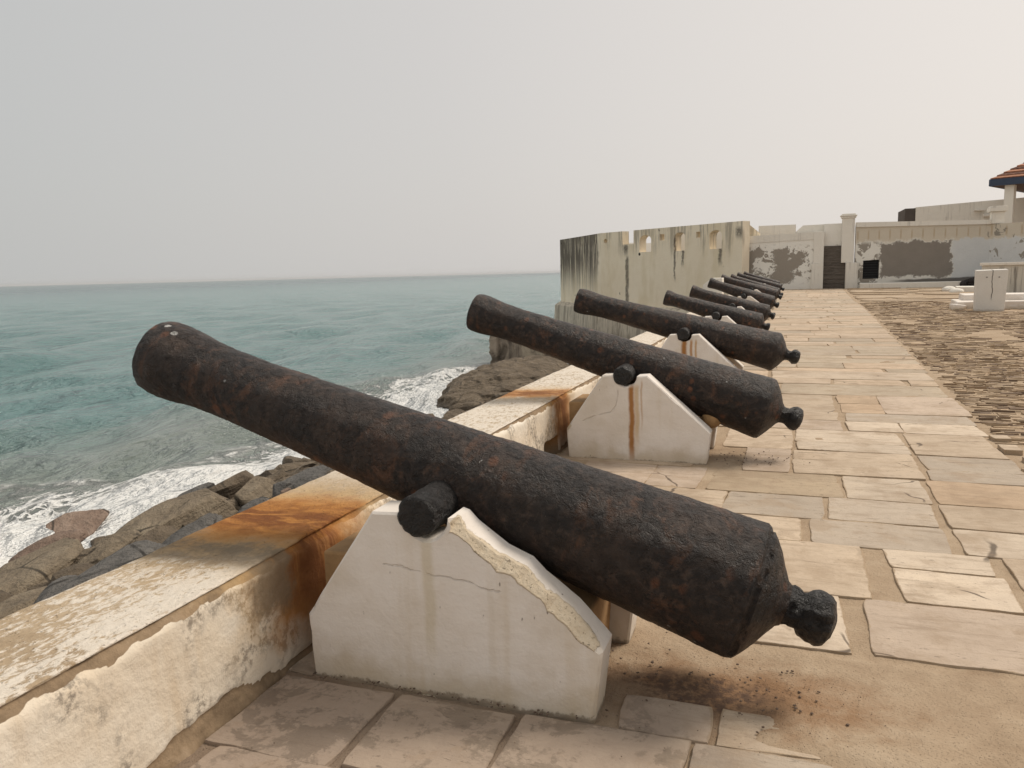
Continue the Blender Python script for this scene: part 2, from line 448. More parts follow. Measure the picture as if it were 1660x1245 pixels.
def mat_oldwall(name, base=((0.52, 0.44, 0.31), (0.63, 0.56, 0.44)), kind=''):
    t = NT(name); x, y, z = t.xyz()
    nf = t.noise(9, 5, 0.65); nm = t.noise(1.6, 5, 0.6); nl = t.noise(0.35, 3, 0.5)
    col = t.mix(t.add(nl, centred(t, nm, 0.6)), base[0], base[1])
    vst = t.noise(1.9, 4, 0.6, st=(1, 1, 0.05))          # vertical runs
    vst2 = t.noise(4.5, 4, 0.7, st=(1, 1, 0.07), loc=(3, 1, 0))
    h = t.add(t.mul(nf, 0.5), nm)
    if kind == 'bastion':
        ytan = t.mul(t.ss(t.noise(0.9, 3, 0.6, st=(1, 1, 0.3)), 0.45, 0.7), 0.35)
        col = t.mix(ytan, col, (0.58, 0.47, 0.28))
        # black runs from the coping, heavy on the seaward end
        sea = t.ss(t.add(x, centred(t, nm, 0.5)), -15.75, -16.15)
        reach = t.add(t.mul(sea, 0.0), t.ss(t.add(z, t.add(centred(t, vst, 5.0), centred(t, nf, 0.8))), t.sub(2.7, t.mul(sea, 3.6)), t.sub(4.6, t.mul(sea, 1.6))))
        run = t.mul(t.ss(t.add(vst2, t.add(t.mul(sea, 0.15), centred(t, vst, 0.5))), 0.47, 0.62), reach)
        col = t.mix(t.mul(run, t.add(0.45, t.mul(sea, 0.45))), col, (0.075, 0.062, 0.052))
        for (xx, w, z0, z1) in ((-12.95, 0.22, -3.0, 2.7), (-13.1, 0.32, 2.6, 3.7), (-4.95, 0.22, 1.6, 3.5), (-3.6, 0.35, 3.4, 4.4), (-3.45, 0.4, -0.5, 0.9), (-8.6, 0.10, 0.5, 4.0), (-7.9, 0.14, 1.6, 4.0)):
            d = t.math('ABSOLUTE', t.sub(t.add(x, t.add(centred(t, nf, 0.25), centred(t, nm, 0.3))), xx))
            m = t.mul(t.ss(d, w, w * 0.3), t.mul(t.ss(z, z0, z0 + 0.7), t.ss(z, z1 + 0.2, z1 - 0.2)))
            m = t.mul(m, t.ss(nf, 0.25, 0.5))
            col = t.mix(t.mul(m, 0.8), col, (0.075, 0.065, 0.055))
        hol = t.mul(t.ss(t.vor(0.62), 0.10, 0.06), t.ss(nm, 0.45, 0.55))
        col = t.mix(hol, col, (0.03, 0.025, 0.02)); h = t.sub(h, t.mul(hol, 1.5))
    if kind == 'patchy':
        wob = t.add(centred(t, nf, 1.3), centred(t, nm, 1.8))
        pt = t.noise(0.75, 6, 0.62, 0.6, loc=(2.2, 0, 0.4))
        mid = t.mul(t.ss(z, 0.2, 1.0), t.ss(z, 3.3, 2.6))
        m = t.ss(t.add(t.add(pt, centred(t, nf, 0.16)), t.mul(t.sub(mid, 1), 0.25)), 0.505, 0.52)
        m2 = t.rect(x, z, -3.45, -2.55, 1.0, 2.7, 0.05, wob)
        m3 = t.rect(x, z, -1.3, 0.0, 0.5, 2.6, 0.05, wob)
        m4 = t.mul(t.ss(t.noise(2.6, 5, 0.7, 0.3, loc=(1, 0, 7)), 0.555, 0.585), mid)
        m = t.mx(t.mx(m, m4), t.mx(m2, m3))
        col = t.mix(t.mul(m, 0.9), col, t.mix(nf, (0.21, 0.175, 0.14), (0.29, 0.25, 0.205)))
        run = t.mul(t.ss(vst2, 0.60, 0.72), t.ss(z, 1.5, 3.6))
        col = t.mix(t.mul(run, 0.55), col, (0.16, 0.13, 0.10))
        h = t.sub(h, t.mul(m, 0.8))
    if kind == 'long':
        wob = t.add(centred(t, nf, 0.5), centred(t, nm, 0.9))
        band = t.ss(t.add(z, wob), 3.0, 3.2)
        col = t.mix(t.mul(band, 0.85), col, t.mix(nm, (0.50, 0.43, 0.33), (0.60, 0.53, 0.43)))
        tong = t.mul(t.ss(t.math('SINE', t.mul(x, 9.5)), 0.80, 0.99), t.mul(t.ss(z, 3.1, 3.4), t.ss(t.add(z, centred(t, nm, 0.5)), 4.0, 3.7)))
        col = t.mix(t.mul(tong, 0.45), col, (0.36, 0.24, 0.12))
        g = t.rect(x, z, 5.55, 9.85, 0.72, 3.02, 0.06, wob)
        col = t.mix(t.mul(g, 0.95), col, t.mix(nm, (0.185, 0.16, 0.135), (0.245, 0.215, 0.185)))
        g2 = t.mul(t.ss(t.noise(1.3, 5, 0.6, 0.5, loc=(0, 0, 3)), 0.50, 0.53), t.mul(t.ss(x, 5.6, 5.3), t.ss(z, 3.2, 2.9)))
        col = t.mix(t.mul(g2, 0.85), col, (0.22, 0.19, 0.155))
        g3 = t.mul(t.ss(t.noise(1.1, 5, 0.6, 0.8, loc=(4, 0, 1)), 0.56, 0.59), t.mul(t.ss(x, 11.7, 12.0), t.ss(z, 0.6, 1.3)))
        col = t.mix(t.mul(g3, 0.85), col, (0.22, 0.20, 0.17))
        blue = t.mul(t.rect(x, z, 9.9, 20, 0.5, 3.1, 0.08, wob), t.sub(1, g3))
        col = t.mix(t.mul(blue, 0.8), col, t.mix(nm, (0.50, 0.515, 0.53), (0.62, 0.63, 0.63)))
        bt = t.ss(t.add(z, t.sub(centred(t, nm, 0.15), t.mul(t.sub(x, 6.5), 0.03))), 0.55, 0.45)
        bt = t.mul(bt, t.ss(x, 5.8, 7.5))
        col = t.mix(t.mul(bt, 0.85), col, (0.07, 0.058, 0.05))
        run = t.mul(t.ss(vst2, 0.62, 0.74), t.ss(z, 2.0, 3.6))
        col = t.mix(t.mul(run, 0.4), col, (0.20, 0.16, 0.12))
    if kind == 'foot':
        run = t.ss(t.add(vst2, centred(t, vst, 0.5)), 0.46, 0.62)
        col = t.mix(t.mul(run, 0.6), col, (0.13, 0.11, 0.09))
        col = t.mix(t.mul(t.ss(t.add(z, t.mul(nm, 2.0)), -2.2, -4.2), 0.8), col, t.mix(nf, (0.10, 0.08, 0.06), (0.21, 0.17, 0.13)))
    if kind == 'plain':
        run = t.ss(vst2, 0.54, 0.70)
        col = t.mix(t.mul(run, 0.35), col, (0.22, 0.19, 0.16))
    if kind == 'streaked':
        run = t.mul(t.ss(t.noise(3.0, 4, 0.65, st=(1, 1, 0.05)), 0.47, 0.60), t.ss(z, 1.42, 1.2))
        col = t.mix(t.mul(run, 0.8), col, (0.10, 0.085, 0.07))
    if kind == 'ruin':
        cr_ = t.noise(0.6, 6, 0.7, 1.0)
        col = t.mix(t.ss(cr_, 0.42, 0.62), col, (0.10, 0.08, 0.06))
        col = t.mix(t.mul(t.ss(vst, 0.5, 0.7), 0.5), col, (0.06, 0.052, 0.045))
        h = t.add(h, t.mul(cr_, 1.5))
    return t.done(col, 0.92, t.bump(h, 0.05, 0.6), 0.15)


def mat_rock(name, c0, c1, c2):
    t = NT(name)
    off = t.node('ShaderNodeVectorMath', operation='ADD'); t.put(off.inputs[0], t.co)
    cmb = t.node('ShaderNodeCombineXYZ'); t.put(cmb.inputs[0], t.mul(t.rnd(), 53.0)); t.put(off.inputs[1], cmb.outputs[0]); v = off.outputs[0]
    nm = t.noise(0.9, 6, 0.65, 0.4, vec=v); nf = t.noise(7, 5, 0.7, vec=v); st = t.noise(2.2, 5, 0.6, 0.6, st=(0.4, 0.5, 3), vec=v)
    col = t.ramp(t.add(t.mul(nm, 0.7), t.mul(st, 0.35)), [(0.35, c0), (0.55, c1), (0.72, c2)])
    col = t.mix(t.mul(t.ss(nf, 0.52, 0.72), 0.5), col, (0.045, 0.038, 0.03))
    ckr = t.vor(0.55, 'DISTANCE_TO_EDGE', vec=t.map((1, 1, 2.2), vec=v)); ckm = t.mul(t.ss(ckr, 0.03, 0.008), t.ss(nm, 0.45, 0.6))
    col = t.mix(t.mul(ckm, 0.8), col, (0.02, 0.017, 0.014))
    z = t.xyz(t.node('ShaderNodeNewGeometry').outputs['Position'])[2]
    wet = t.ss(t.add(z, centred(t, nm, 0.8)), -5.9, -6.4)
    col = t.mix(t.mul(wet, 0.6), col, (0.035, 0.028, 0.022))
    h = t.add(nm, t.add(t.mul(nf, 0.35), t.mul(st, 0.6)))
    return t.done(col, t.sub(0.85, t.mul(wet, 0.35)), t.bump(h, 0.35, 0.9), 0.25)


def mat_simple(name, c, rough=0.8, var=0.25, scale=12, spec=0.3, st=(1, 1, 1)):
    t = NT(name); n = t.noise(scale, 5, 0.65, st=st)
    col = t.mix(n, tuple(k * (1 - var) for k in c), tuple(min(1, k * (1 + var)) for k in c))
    return t.done(col, rough, t.bump(n, 0.01, 0.6), spec)


def mat_wood():
    t = NT('weathered_planks'); x, y, z = t.xyz()
    n = t.noise(5, 6, 0.7, 0.6, st=(0.5, 1, 7)); nb = t.noise(0.9, 2, st=(0, 0, 5))
    col = t.ramp(t.add(t.mul(n, 0.75), t.mul(nb, 0.25)), [(0.32, (0.04, 0.033, 0.027)), (0.5, (0.125, 0.105, 0.088)), (0.7, (0.21, 0.185, 0.155))])
    return t.done(col, 0.9, t.bump(n, 0.03, 0.8), 0.2)


def mat_water():
    t = NT('sea_water'); x, y, z = t.xyz()
    shore = t.add(-20.6, t.mul(t.ss(y, 31, 44), 2.0))
    dsh = t.sub(shore, x)                                  # metres off the shore
    nl = t.noise(0.05, 3, 0.5); nm = t.noise(0.35, 5, 0.6, 0.5, st=(1.6, 0.8, 1))
    far = t.ss(dsh, 60, 900)
    deep = t.mix(t.add(nl, centred(t, nm, 0.8)), (0.085, 0.190, 0.190), (0.150, 0.265, 0.265))
    deep = t.mix(far, deep, (0.125, 0.185, 0.20))
    murk = t.ss(t.add(dsh, t.add(centred(t, nl, 14), centred(t, nm, 6))), 24, 7)
    col = t.mix(t.mul(murk, 0.78), deep, t.mix(nm, (0.19, 0.21, 0.185), (0.25, 0.27, 0.24)))
    # foam: lacy near the stones, thinning to seaward
    warp = t.node('ShaderNodeTexNoise'); warp.inputs['Scale'].default_value = 0.5; warp.inputs['Detail'].default_value = 3; t.put(warp.inputs['Vector'], t.co)
    sc = t.node('ShaderNodeVectorMath', operation='SCALE'); t.put(sc.inputs[0], warp.outputs['Color']); sc.inputs['Scale'].default_value = 2.4
    av = t.node('ShaderNodeVectorMath', operation='ADD'); t.put(av.inputs[0], t.co); t.put(av.inputs[1], sc.outputs[0])
    lace = t.vor(0.85, 'DISTANCE_TO_EDGE', st=(1.2, 0.6, 1), vec=av.outputs[0])
    lace2 = t.vor(2.3, 'DISTANCE_TO_EDGE', st=(1.3, 0.7, 1), vec=av.outputs[0])
    fn = t.noise(1.0, 7, 0.72, 0.8, st=(1.3, 0.45, 1))
    wid = t.add(7.4, t.add(t.mul(t.ss(y, 26, 17), 4.0), centred(t, t.noise(0.16, 3, 0.5, st=(0.3, 1, 1)), 7.0)))
    wid = t.sub(wid, t.mul(t.ss(y, 22, 33), 2.6))
    q = t.math('DIVIDE', dsh, wid)                         # 0 at the stones, 1 at the foam line
    dens = t.sub(1.0, t.ss(q, 0.0, 1.05))
    web = t.mx(t.ss(lace, 0.16, 0.02), t.mul(t.ss(lace2, 0.16, 0.02), 0.8))
    fm = t.ss(t.add(t.add(fn, t.mul(web, 0.20)), t.mul(dens, 0.50)), 0.70, 0.88)
    fm = t.mul(fm, t.ss(q, 1.05, 0.85))
    solid = t.ss(t.add(q, t.add(centred(t, fn, 1.3), t.mul(t.sub(web, 0.5), -0.18))), 0.62, 0.30)
    fm = t.mx(fm, t.mul(solid, 0.95))
    crest = t.mul(t.ss(t.math('ABSOLUTE', t.sub(q, 0.88)), 0.13, 0.0), t.ss(fn, 0.38, 0.55))
    fm = t.mx(fm, t.mul(crest, 0.75))
    d = t.node('ShaderNodeVectorMath', operation='DISTANCE'); t.put(d.inputs[0], t.map((1, 0.55, 0))); d.inputs[1].default_value = (-19.5, 27.0, 0)
    rk = t.ss(d.outputs['Value'], 11.5, 4.0)
    fm = t.mx(fm, t.mul(t.ss(t.add(t.add(fn, t.mul(web, 0.2)), t.mul(rk, 0.34)), 0.70, 0.84), t.ss(rk, 0.02, 0.3)))
    # a few stray caps
    cap = t.mul(t.ss(t.noise(0.42, 5, 0.7, 0.5, st=(0.9, 0.30, 1), loc=(7, 3, 0)), 0.735, 0.77), t.ss(dsh, 90, 25))
    fm = t.mx(fm, t.mul(cap, 0.5))
    milk = t.mul(t.ss(q, 1.3, 0.0), 0.30)
    col = t.mix(milk, col, (0.42, 0.42, 0.38))
    col = t.mix(t.mul(fm, 0.93), col, (0.80, 0.80, 0.78))
    c1 = t.noise(0.62, 5, 0.58, 0.0, st=(1.5, 0.55, 1)); c2 = t.noise(2.4, 4, 0.6, 0.0, st=(1.5, 0.6, 1)); c3 = t.noise(0.10, 4, 0.6, st=(1.6, 0.6, 1))
    h = t.add(t.add(t.mul(c1, 1.0), t.mul(c2, 0.36)), t.add(t.mul(c3, 3.0), t.mul(fm, 0.25)))
    nb = t.bump(h, 1.7, 1.0)
    rough = t.add(0.16, t.add(t.mul(fm, 0.7), t.mul(far, 0.12)))
    return t.done(col, rough, nb, 0.5)


IRON1 = mat_iron('rusted_iron_first', True)
IRON = mat_iron('rusted_iron')
TAR = mat_iron('tarred_iron', tar=True)
PARAPET = mat_plaster_wall()
STONE = mat_stone(); SAND = mat_sand(); SLATE = mat_slate()
RUSTC = (0.36, 0.15, 0.035)
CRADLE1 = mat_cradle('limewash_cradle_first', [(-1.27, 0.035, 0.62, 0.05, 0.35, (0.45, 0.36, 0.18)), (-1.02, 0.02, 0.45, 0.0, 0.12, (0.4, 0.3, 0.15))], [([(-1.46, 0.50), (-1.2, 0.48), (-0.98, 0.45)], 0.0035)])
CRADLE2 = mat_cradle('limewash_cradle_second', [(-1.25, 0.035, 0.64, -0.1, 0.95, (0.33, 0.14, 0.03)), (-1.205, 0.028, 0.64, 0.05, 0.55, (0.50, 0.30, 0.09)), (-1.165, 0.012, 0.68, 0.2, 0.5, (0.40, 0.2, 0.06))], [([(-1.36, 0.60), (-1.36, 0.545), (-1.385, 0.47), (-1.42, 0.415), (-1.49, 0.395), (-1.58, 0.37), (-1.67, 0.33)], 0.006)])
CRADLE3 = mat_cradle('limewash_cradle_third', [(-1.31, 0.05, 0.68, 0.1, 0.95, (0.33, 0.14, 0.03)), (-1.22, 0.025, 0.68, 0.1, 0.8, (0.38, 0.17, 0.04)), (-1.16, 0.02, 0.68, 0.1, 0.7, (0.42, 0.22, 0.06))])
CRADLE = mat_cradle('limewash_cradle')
BED = mat_simple('stained_mortar_bed', (0.33, 0.20, 0.095), 0.9, 0.5, 9)
BASTION = mat_oldwall('bastion_plaster', ((0.72, 0.61, 0.455), (0.85, 0.76, 0.61)), 'bastion')
PATCHY = mat_oldwall('patchy_whitewash', ((0.74, 0.70, 0.63), (0.84, 0.81, 0.75)), 'patchy')
LONGW = mat_oldwall('long_wall_whitewash', ((0.68, 0.65, 0.58), (0.78, 0.75, 0.69)), 'long')
WHITEW = mat_oldwall('plain_whitewash', ((0.68, 0.63, 0.55), (0.78, 0.74, 0.67)), 'plain')
STREAK = mat_oldwall('streaked_whitewash', ((0.52, 0.48, 0.41), (0.62, 0.58, 0.51)), 'streaked')
RUIN = mat_oldwall('ruined_masonry', ((0.24, 0.195, 0.15), (0.36, 0.30, 0.235)), 'ruin')
WOOD = mat_wood()
WATER = mat_water()
R_OLIVE = mat_rock('olive_boulder', (0.125, 0.097, 0.067), (0.22, 0.175, 0.122), (0.295, 0.245, 0.175))
R_GREY = mat_rock('grey_boulder', (0.072, 0.068, 0.064), (0.135, 0.126, 0.115), (0.205, 0.19, 0.17))
R_PINK = mat_rock('pinkish_boulder', (0.13, 0.088, 0.066), (0.235, 0.168, 0.128), (0.31, 0.235, 0.185))
R_BROWN = mat_rock('brown_boulder', (0.075, 0.057, 0.04), (0.155, 0.12, 0.083), (0.23, 0.185, 0.135))


# ------------------------------------------------------------------ sea
SEA = -6.5


def build_sea():
    nr, na = 520, 460
    a0, a1 = rad(-112), rad(24)
    rr = [13 * (14000 / 13) ** (i / (nr - 1)) for i in range(nr)]
    R_ = np.array(rr)[:, None]; A_ = np.linspace(a0, a1, na)[None, :]
    X = R_ * np.sin(A_); Y = R_ * np.cos(A_); Z = np.zeros_like(X)
    rng = np.random.RandomState(3)
    step = R_ * math.log(14000 / 13) / nr
    for k in range(38):
        lam = 2.2 * (22 / 2.2) ** rng.rand()
        th = rad(80) + rng.randn() * 0.45                  # swell comes in across the shore
        kx, ky = math.cos(th - rad(80)) * 2 * math.pi / lam, math.sin(th - rad(80)) * 2 * math.pi / lam
        amp = 0.022 * lam ** 0.72
        ph = rng.rand() * 6.28 + 0.8 * np.sin(X * 0.03 + k) + 0.8 * np.sin(Y * 0.027 + 2 * k)
        fade = np.clip((lam / 2.6 - step) / (lam / 2.6), 0, 1)
        s = np.sin(kx * X + ky * Y + ph)
        Z += amp * fade * (s + 0.35 * np.abs(s) - 0.2)
    v = np.stack([X, Y, Z + SEA], -1).reshape(-1, 3)
    f = [(i * na + j, i * na + j + 1, (i + 1) * na + j + 1, (i + 1) * na + j) for i in range(nr - 1) for j in range(na - 1)]
    o = mesh_obj('sea', v, f, WATER, smooth=True, recalc=False)
    o.data.flip_normals() if o.data.polygons[0].normal.z < 0 else None
    tag(o, 'hazy green grey sea with foam along the rocks', kind='structure')


build_sea()


# ------------------------------------------------------------------ parapet wall
def build_parapet():
    ys = []; y = -1.2
    while y < 57.8:
        ys.append(y)
        y += 0.02 if 0.9 < y < 5 else (0.035 if y < 9 else (0.12 if y < 14 else 0.5))
    prof = []                       # (x, z, nx, nz, side) inner face up, top across, outer face down
    for i in range(53): prof.append((-1.93 - 0.03 * i / 52, -0.04 + 0.52 * i / 52, 1, 0, 0))
    for i in range(1, 33): prof.append((-1.96 - 0.60 * i / 32, 0.48 - 0.015 * i / 32, 0, 1, 1))
    for i in range(1, 16): prof.append((-2.56 - 0.12 * (i / 15), 0.465 - 2.6 * (i / 15) ** 1.6, -1, 0, 2))
    V, L, T = [], [], []
    n = len(prof)
    for y in ys:
        e0 = max(0.008, 0.022 + 0.05 * max(0, fbm((0.3, y * 1.3, 1.7), 4) + 0.18) + 0.030 * fbm((9, y * 5, 0), 3) + 0.014 * fbm((9, y * 22, 0), 3))
        tl = 0.016 + 0.055 * max(0, fbm((5.1, y * 0.9, 3.3), 4) + 0.16) + 0.03 * fbm((2, y * 7, 5), 3)
        bl = (0.045 + 0.12 * max(0, fbm((8.1, y * 1.5, 0.2), 3) + 0.1) + 0.03 * fbm((1, y * 9, 5), 3)) * sstep(2.75, 2.2, y)
        bl = max(bl, 0.03 + 0.05 * fbm((3, y * 3, 8), 3))
        for (x, z, nx, nz, sd_) in prof:
            px, pz = x, z
            if sd_ == 0:
                ze = z + 0.03 * fbm((4, y * 9, z * 9), 3)
                lt = sstep(0.48 - tl - 0.006, 0.48 - tl + 0.006, ze); lb = sstep(bl + 0.006, bl - 0.006, ze)
                l = max(lt, lb)
                d = -0.007 * l + 0.010 * fbm((1, y * 2, z * 3), 3) + (0.004 + 0.008 * l) * fbm((1, y * 16, z * 16), 3)
                if lb > 0.3: d += 0.035 * max(0, (bl - z)) / 0.1      # the broken foot flares out
                if 6.2 < y < 6.62 and z < 0.17: d -= 0.16 * sstep(6.2, 6.27, y) * sstep(6.62, 6.5, y) * sstep(0.17, 0.12, z + 0.03 * fbm((2, y * 9, z * 9), 3)); l = max(l, 1.0 if z < 0.16 else 0)
                px += d
                dc = 0.48 - z
                if dc < e0 * 2:
                    k = (1 - dc / (e0 * 2)); px -= e0 * k * k; pz -= e0 * 0.45 * k * k
            elif sd_ == 1:
                l = sstep(0.02, 0.0, -1.96 - x + 0.015 * fbm((3, y * 8, x * 8), 3))
                pz += 0.012 * fbm((x * 2, y * 1.5, 4), 4) + 0.006 * fbm((x * 14, y * 14, 2), 3)
                dc = -1.96 - x
                if dc < e0 * 1.6:
                    k = (1 - dc / (e0 * 1.6)); pz -= e0 * 0.45 * k * k; px -= e0 * (1 - k) * 0 + e0 * k * k * 1.0
                dо = x + 2.56
                if dо < 0.03: pz -= 0.02 * (1 - dо / 0.03) ** 2
            else:
                l = 0.0; px += 0.02 * fbm((x, y * 2, z * 2), 3)
            V.append((px, y, pz)); L.append(l); T.append(1.0 if sd_ == 1 else 0.0)
    F = [(i * n + j, (i + 1) * n + j, (i + 1) * n + j + 1, i * n + j + 1) for i in range(len(ys) - 1) for j in range(n - 1)]
    F.append(tuple(range(n - 1, -1, -1))); F.append(tuple((len(ys) - 1) * n + j for j in range(n)))
    o = mesh_obj('parapet_wall', V, F, PARAPET, smooth=True, attrs={'loss': L, 'top': T})
    tag(o, 'low cream plastered parapet wall with rust runs and crumbling edges along the sea side of the walkway', 'wall')


build_parapet()


# ------------------------------------------------------------------ walkway
def path_edge(y):                  # right hand edge of the flagstones
    pts = [(-3, 1.95), (6.7, 1.68), (8.7, 1.75), (13.4, 1.97), (17, 2.08), (33, 2.6), (38, 2.65), (46, 2.9), (60, 3.3)]
    for (a, b), (c, d) in zip(pts, pts[1:]):
        if a <= y <= c: return b + (d - b) * (y - a) / (c - a)
    return 2.0


def build_path():
    V, F, TI, ED, MI = [], [], [], [], []
    # bed of sandy mortar
    def bed(x0, x1, y0, y1, st):
        nx, ny = int((x1 - x0) / st) + 1, int((y1 - y0) / st) + 1
        k = len(V)
        for j in range(ny + 1):
            for i in range(nx + 1):
                x = x0 + (x1 - x0) * i / nx; y = y0 + (y1 - y0) * j / ny
                z = -0.006 + 0.022 * fbm((x * 1.7, y * 1.7, 9), 4) + 0.004 * fbm((x * 12, y * 12, 3), 2)
                mort = sstep(-0.15, 0.1, x + 0.1 * fbm((x * 3, y * 3, 0), 2)) * sstep(2.5, 2.6, y) * sstep(3.34, 3.26, y)
                z += 0.012 * mort
                gut = -0.006 * sstep(2.6, 2.5, y)
                V.append((x, y, z + gut)); TI.append((0.4, 0.3, 0.2)); ED.append(0)
        for j in range(ny):
            for i in range(nx):
                a = k + j * (nx + 1) + i
                F.append((a, a + 1, a + nx + 2, a + nx + 1)); MI.append(1)
    bed(-1.945, 2.05, 0.6, 6.6, 0.03)
    bed(-1.945, 2.15, 6.6, 16, 0.08)
    bed(-1.945, 3.4, 16, 59, 0.4)
    bed(-1.945, 2.05, -3, 0.6, 0.3)

    tones = [(0.51, 0.41, 0.31), (0.48, 0.38, 0.28), (0.45, 0.375, 0.285), (0.54, 0.445, 0.345), (0.43, 0.36, 0.28), (0.50, 0.39, 0.285)]

    def slab(x0, x1, y0, y1, tone=None, top=None, fine=True):
        tone = tone or random.choice(tones)
        f_ = random.uniform(0.9, 1.1); tone = tuple(c * f_ for c in tone)
        top = top if top is not None else random.uniform(0.001, 0.007)
        st = 0.035 if fine else 0.15
        c = [(x0, y0), (x1, y0), (x1, y1), (x0, y1)]
        j = 0.02 if fine else 0.03
        c = [(a + random.uniform(-j, j), b + random.uniform(-j * 0.7, j * 0.7)) for a, b in c]
        P = []
        for (a, b), (p, q) in zip(c, c[1:] + c[:1]):
            n = max(2, int(math.hypot(p - a, q - b) / st))
            P += [Vector((a + (p - a) * i / n, b + (q - b) * i / n)) for i in range(n)]
        cen = sum(P, Vector((0, 0))) / len(P); sd = random.random() * 90
        w, hgt = x1 - x0, y1 - y0
        out = []
        for p in P:
            d = p - cen
            # worn corners and ragged edges
            u = abs(d.x) / (w / 2), abs(d.y) / (hgt / 2)
            cr = max(0, u[0] + u[1] - 1.80) * (0.10 + 0.12 * noise.noise((p.x * 2, p.y * 2, sd)))
            d = d * (1 - cr)
            nn = Vector((fbm((p.x * 5, p.y * 5, sd), 4), fbm((p.x * 5, p.y * 5, sd + 30), 4)))
            out.append(cen + d + nn * (0.018 if fine else 0.035))
        tx, ty = random.uniform(-0.004, 0.004), random.uniform(-0.004, 0.004)
        k = len(V); n = len(out)
        rings = [(0.0, -0.05, 1.0), (0.0, top - 0.003, 1.0), (0.003, top, 0.9), (0.03, top + 0.001, 0.45), (0.12, top + 0.001, 0.0)]
        for ins, z, e in rings:
            for p in out:
                d = cen - p; L_ = max(d.length, 1e-6)
                ins2 = min(ins, 0.4 * min(w, hgt))
                q = p + Vector((d.x / L_ * ins2, d.y / L_ * ins2 * 1.0))
                V.append((q.x, q.y, z + tx * (q.x - cen.x) + ty * (q.y - cen.y))); TI.append(tone); ED.append(e)
        for r in range(len(rings) - 1):
            for i in range(n):
                a, b = k + r * n + i, k + r * n + (i + 1) % n
                F.append((a, b, b + n, a + n)); MI.append(0)
        # cap: triangle fan about the middle
        V.append((cen.x, cen.y, top + 0.001)); TI.append(tone); ED.append(0.0); m = len(V) - 1
        for i in range(n):
            F.append((k + (len(rings) - 1) * n + i, k + (len(rings) - 1) * n + (i + 1) % n, m)); MI.append(0)

    G = (0.445, 0.375, 0.30); O = (0.48, 0.36, 0.25); Lt = (0.56, 0.47, 0.37); B = (0.50, 0.405, 0.305); P_ = (0.50, 0.405, 0.32)
    near = [  # y0, y1, [(x0, x1, tone)]
        (0.9, 1.52, [(-1.9, -0.9, B), (-0.88, 0.2, P_), (0.22, 1.3, B)]),
        (1.54, 2.02, [(-1.86, -1.05, P_), (-1.03, -0.05, B), (-0.03, 1.1, P_)]),
        (2.04, 2.52, [(-1.90, -1.40, P_), (-1.385, -0.30, B), (-0.285, 0.16, G), (0.95, 1.7, Lt)]),
        (2.535, 2.76, [(-0.55, -0.24, P_), (-0.22, 0.12, B)]),
        (2.535, 3.3, [(-1.93, -1.81, B)]),
        (2.53, 3.30, [(1.02, 1.9, B)]),
        (3.35, 3.95, [(-0.46, 0.27, Lt), (0.345, 1.62, P_)]),
        (3.965, 4.715, [(-1.0, -0.3, B), (-0.27, 0.42, B), (0.53, 1.04, Lt), (1.12, 1.7, B)]),
        (4.725, 5.18, [(-0.75, 0.10, B), (0.15, 0.89, G), (0.93, 1.72, Lt)]),
        (5.19, 5.70, [(-1.4, -0.42, B), (-0.40, 0.90, G), (0.94, 1.70, B)]),
        (5.71, 6.34, [(-1.6, -0.62, P_), (0.40, 0.94, Lt), (0.97, 1.70, O), (-0.55, 0.36, (0.43, 0.34, 0.24))]),
        (6.35, 7.18, [(-1.9, -0.75, B), (-0.35, 0.02, P_), (0.04, 0.99, B), (1.02, 1.70, G)]),
        (7.195, 8.12, [(-0.55, 0.03, B), (0.07, 0.98, Lt), (1.01, 1.70, B)]),
        (8.13, 8.635, [(-0.9, 0.52, P_), (0.57, 1.74, Lt)]),
        (8.645, 9.13, [(-0.9, 0.50, B), (0.56, 1.74, G)]),
        (9.14, 10.40, [(-1.2, 0.5, B), (0.55, 0.98, O), (1.0, 1.80, P_)]),
    ]
    for y0, y1, row in near:
        for x0, x1, tone in row:
            y0_, y1_ = y0, y1
            if y1 - y0 > 0.6 and random.random() < 0.35:
                ym = y0 + (y1 - y0) * random.uniform(0.35, 0.65); slab(x0, x1, y0, ym - 0.004, tone); slab(x0, x1, ym + 0.004, y1, tone)
            elif x1 - x0 > 0.9 and random.random() < 0.4:
                xm = x0 + (x1 - x0) * random.uniform(0.35, 0.65); slab(x0, xm - 0.005, y0, y1, tone); slab(xm + 0.005, x1, y0, y1, tone)
            else: slab(x0, x1, y0, y1, tone)
    y = 10.42
    while y < 58.5:
        h = random.uniform(0.35, 0.95) if y < 40 else random.uniform(0.5, 1.3)
        y1 = min(y + h, 58.9)
        x = -1.9 + random.uniform(0, 0.1); xe = path_edge((y + y1) / 2) - 0.03
        while x < xe - 0.3:
            w = random.uniform(0.7, 1.9); x1 = min(x + w, xe)
            if xe - x1 < 0.4: x1 = xe
            slab(x, x1, y, y1, None, None, y < 22)
            x = x1 + random.choice([0.008, 0.012, 0.05])
        y = y1 + random.choice([0.005, 0.010, 0.03])
    # ledge stones breaking up at the edge by the courtyard
    for (px, py, w, h) in ((1.78, 7.55, 0.16, 0.22), (1.86, 7.1, 0.14, 0.2), (1.8, 8.0, 0.12, 0.16), (1.84, 6.6, 0.1, 0.2)):
        slab(px - w / 2, px + w / 2, py - h / 2, py + h / 2, B, 0.03)
    o = mesh_obj('path', V, F, [STONE, SAND], smooth=True, attrs={'tint': TI, 'edge': ED}, mat_idx=MI, recalc=False)
    o.data.set_sharp_from_angle(angle=rad(40))
    tag(o, 'pale sandstone flagged walkway with sandy joints beside the cannons', kind='structure')


build_path()


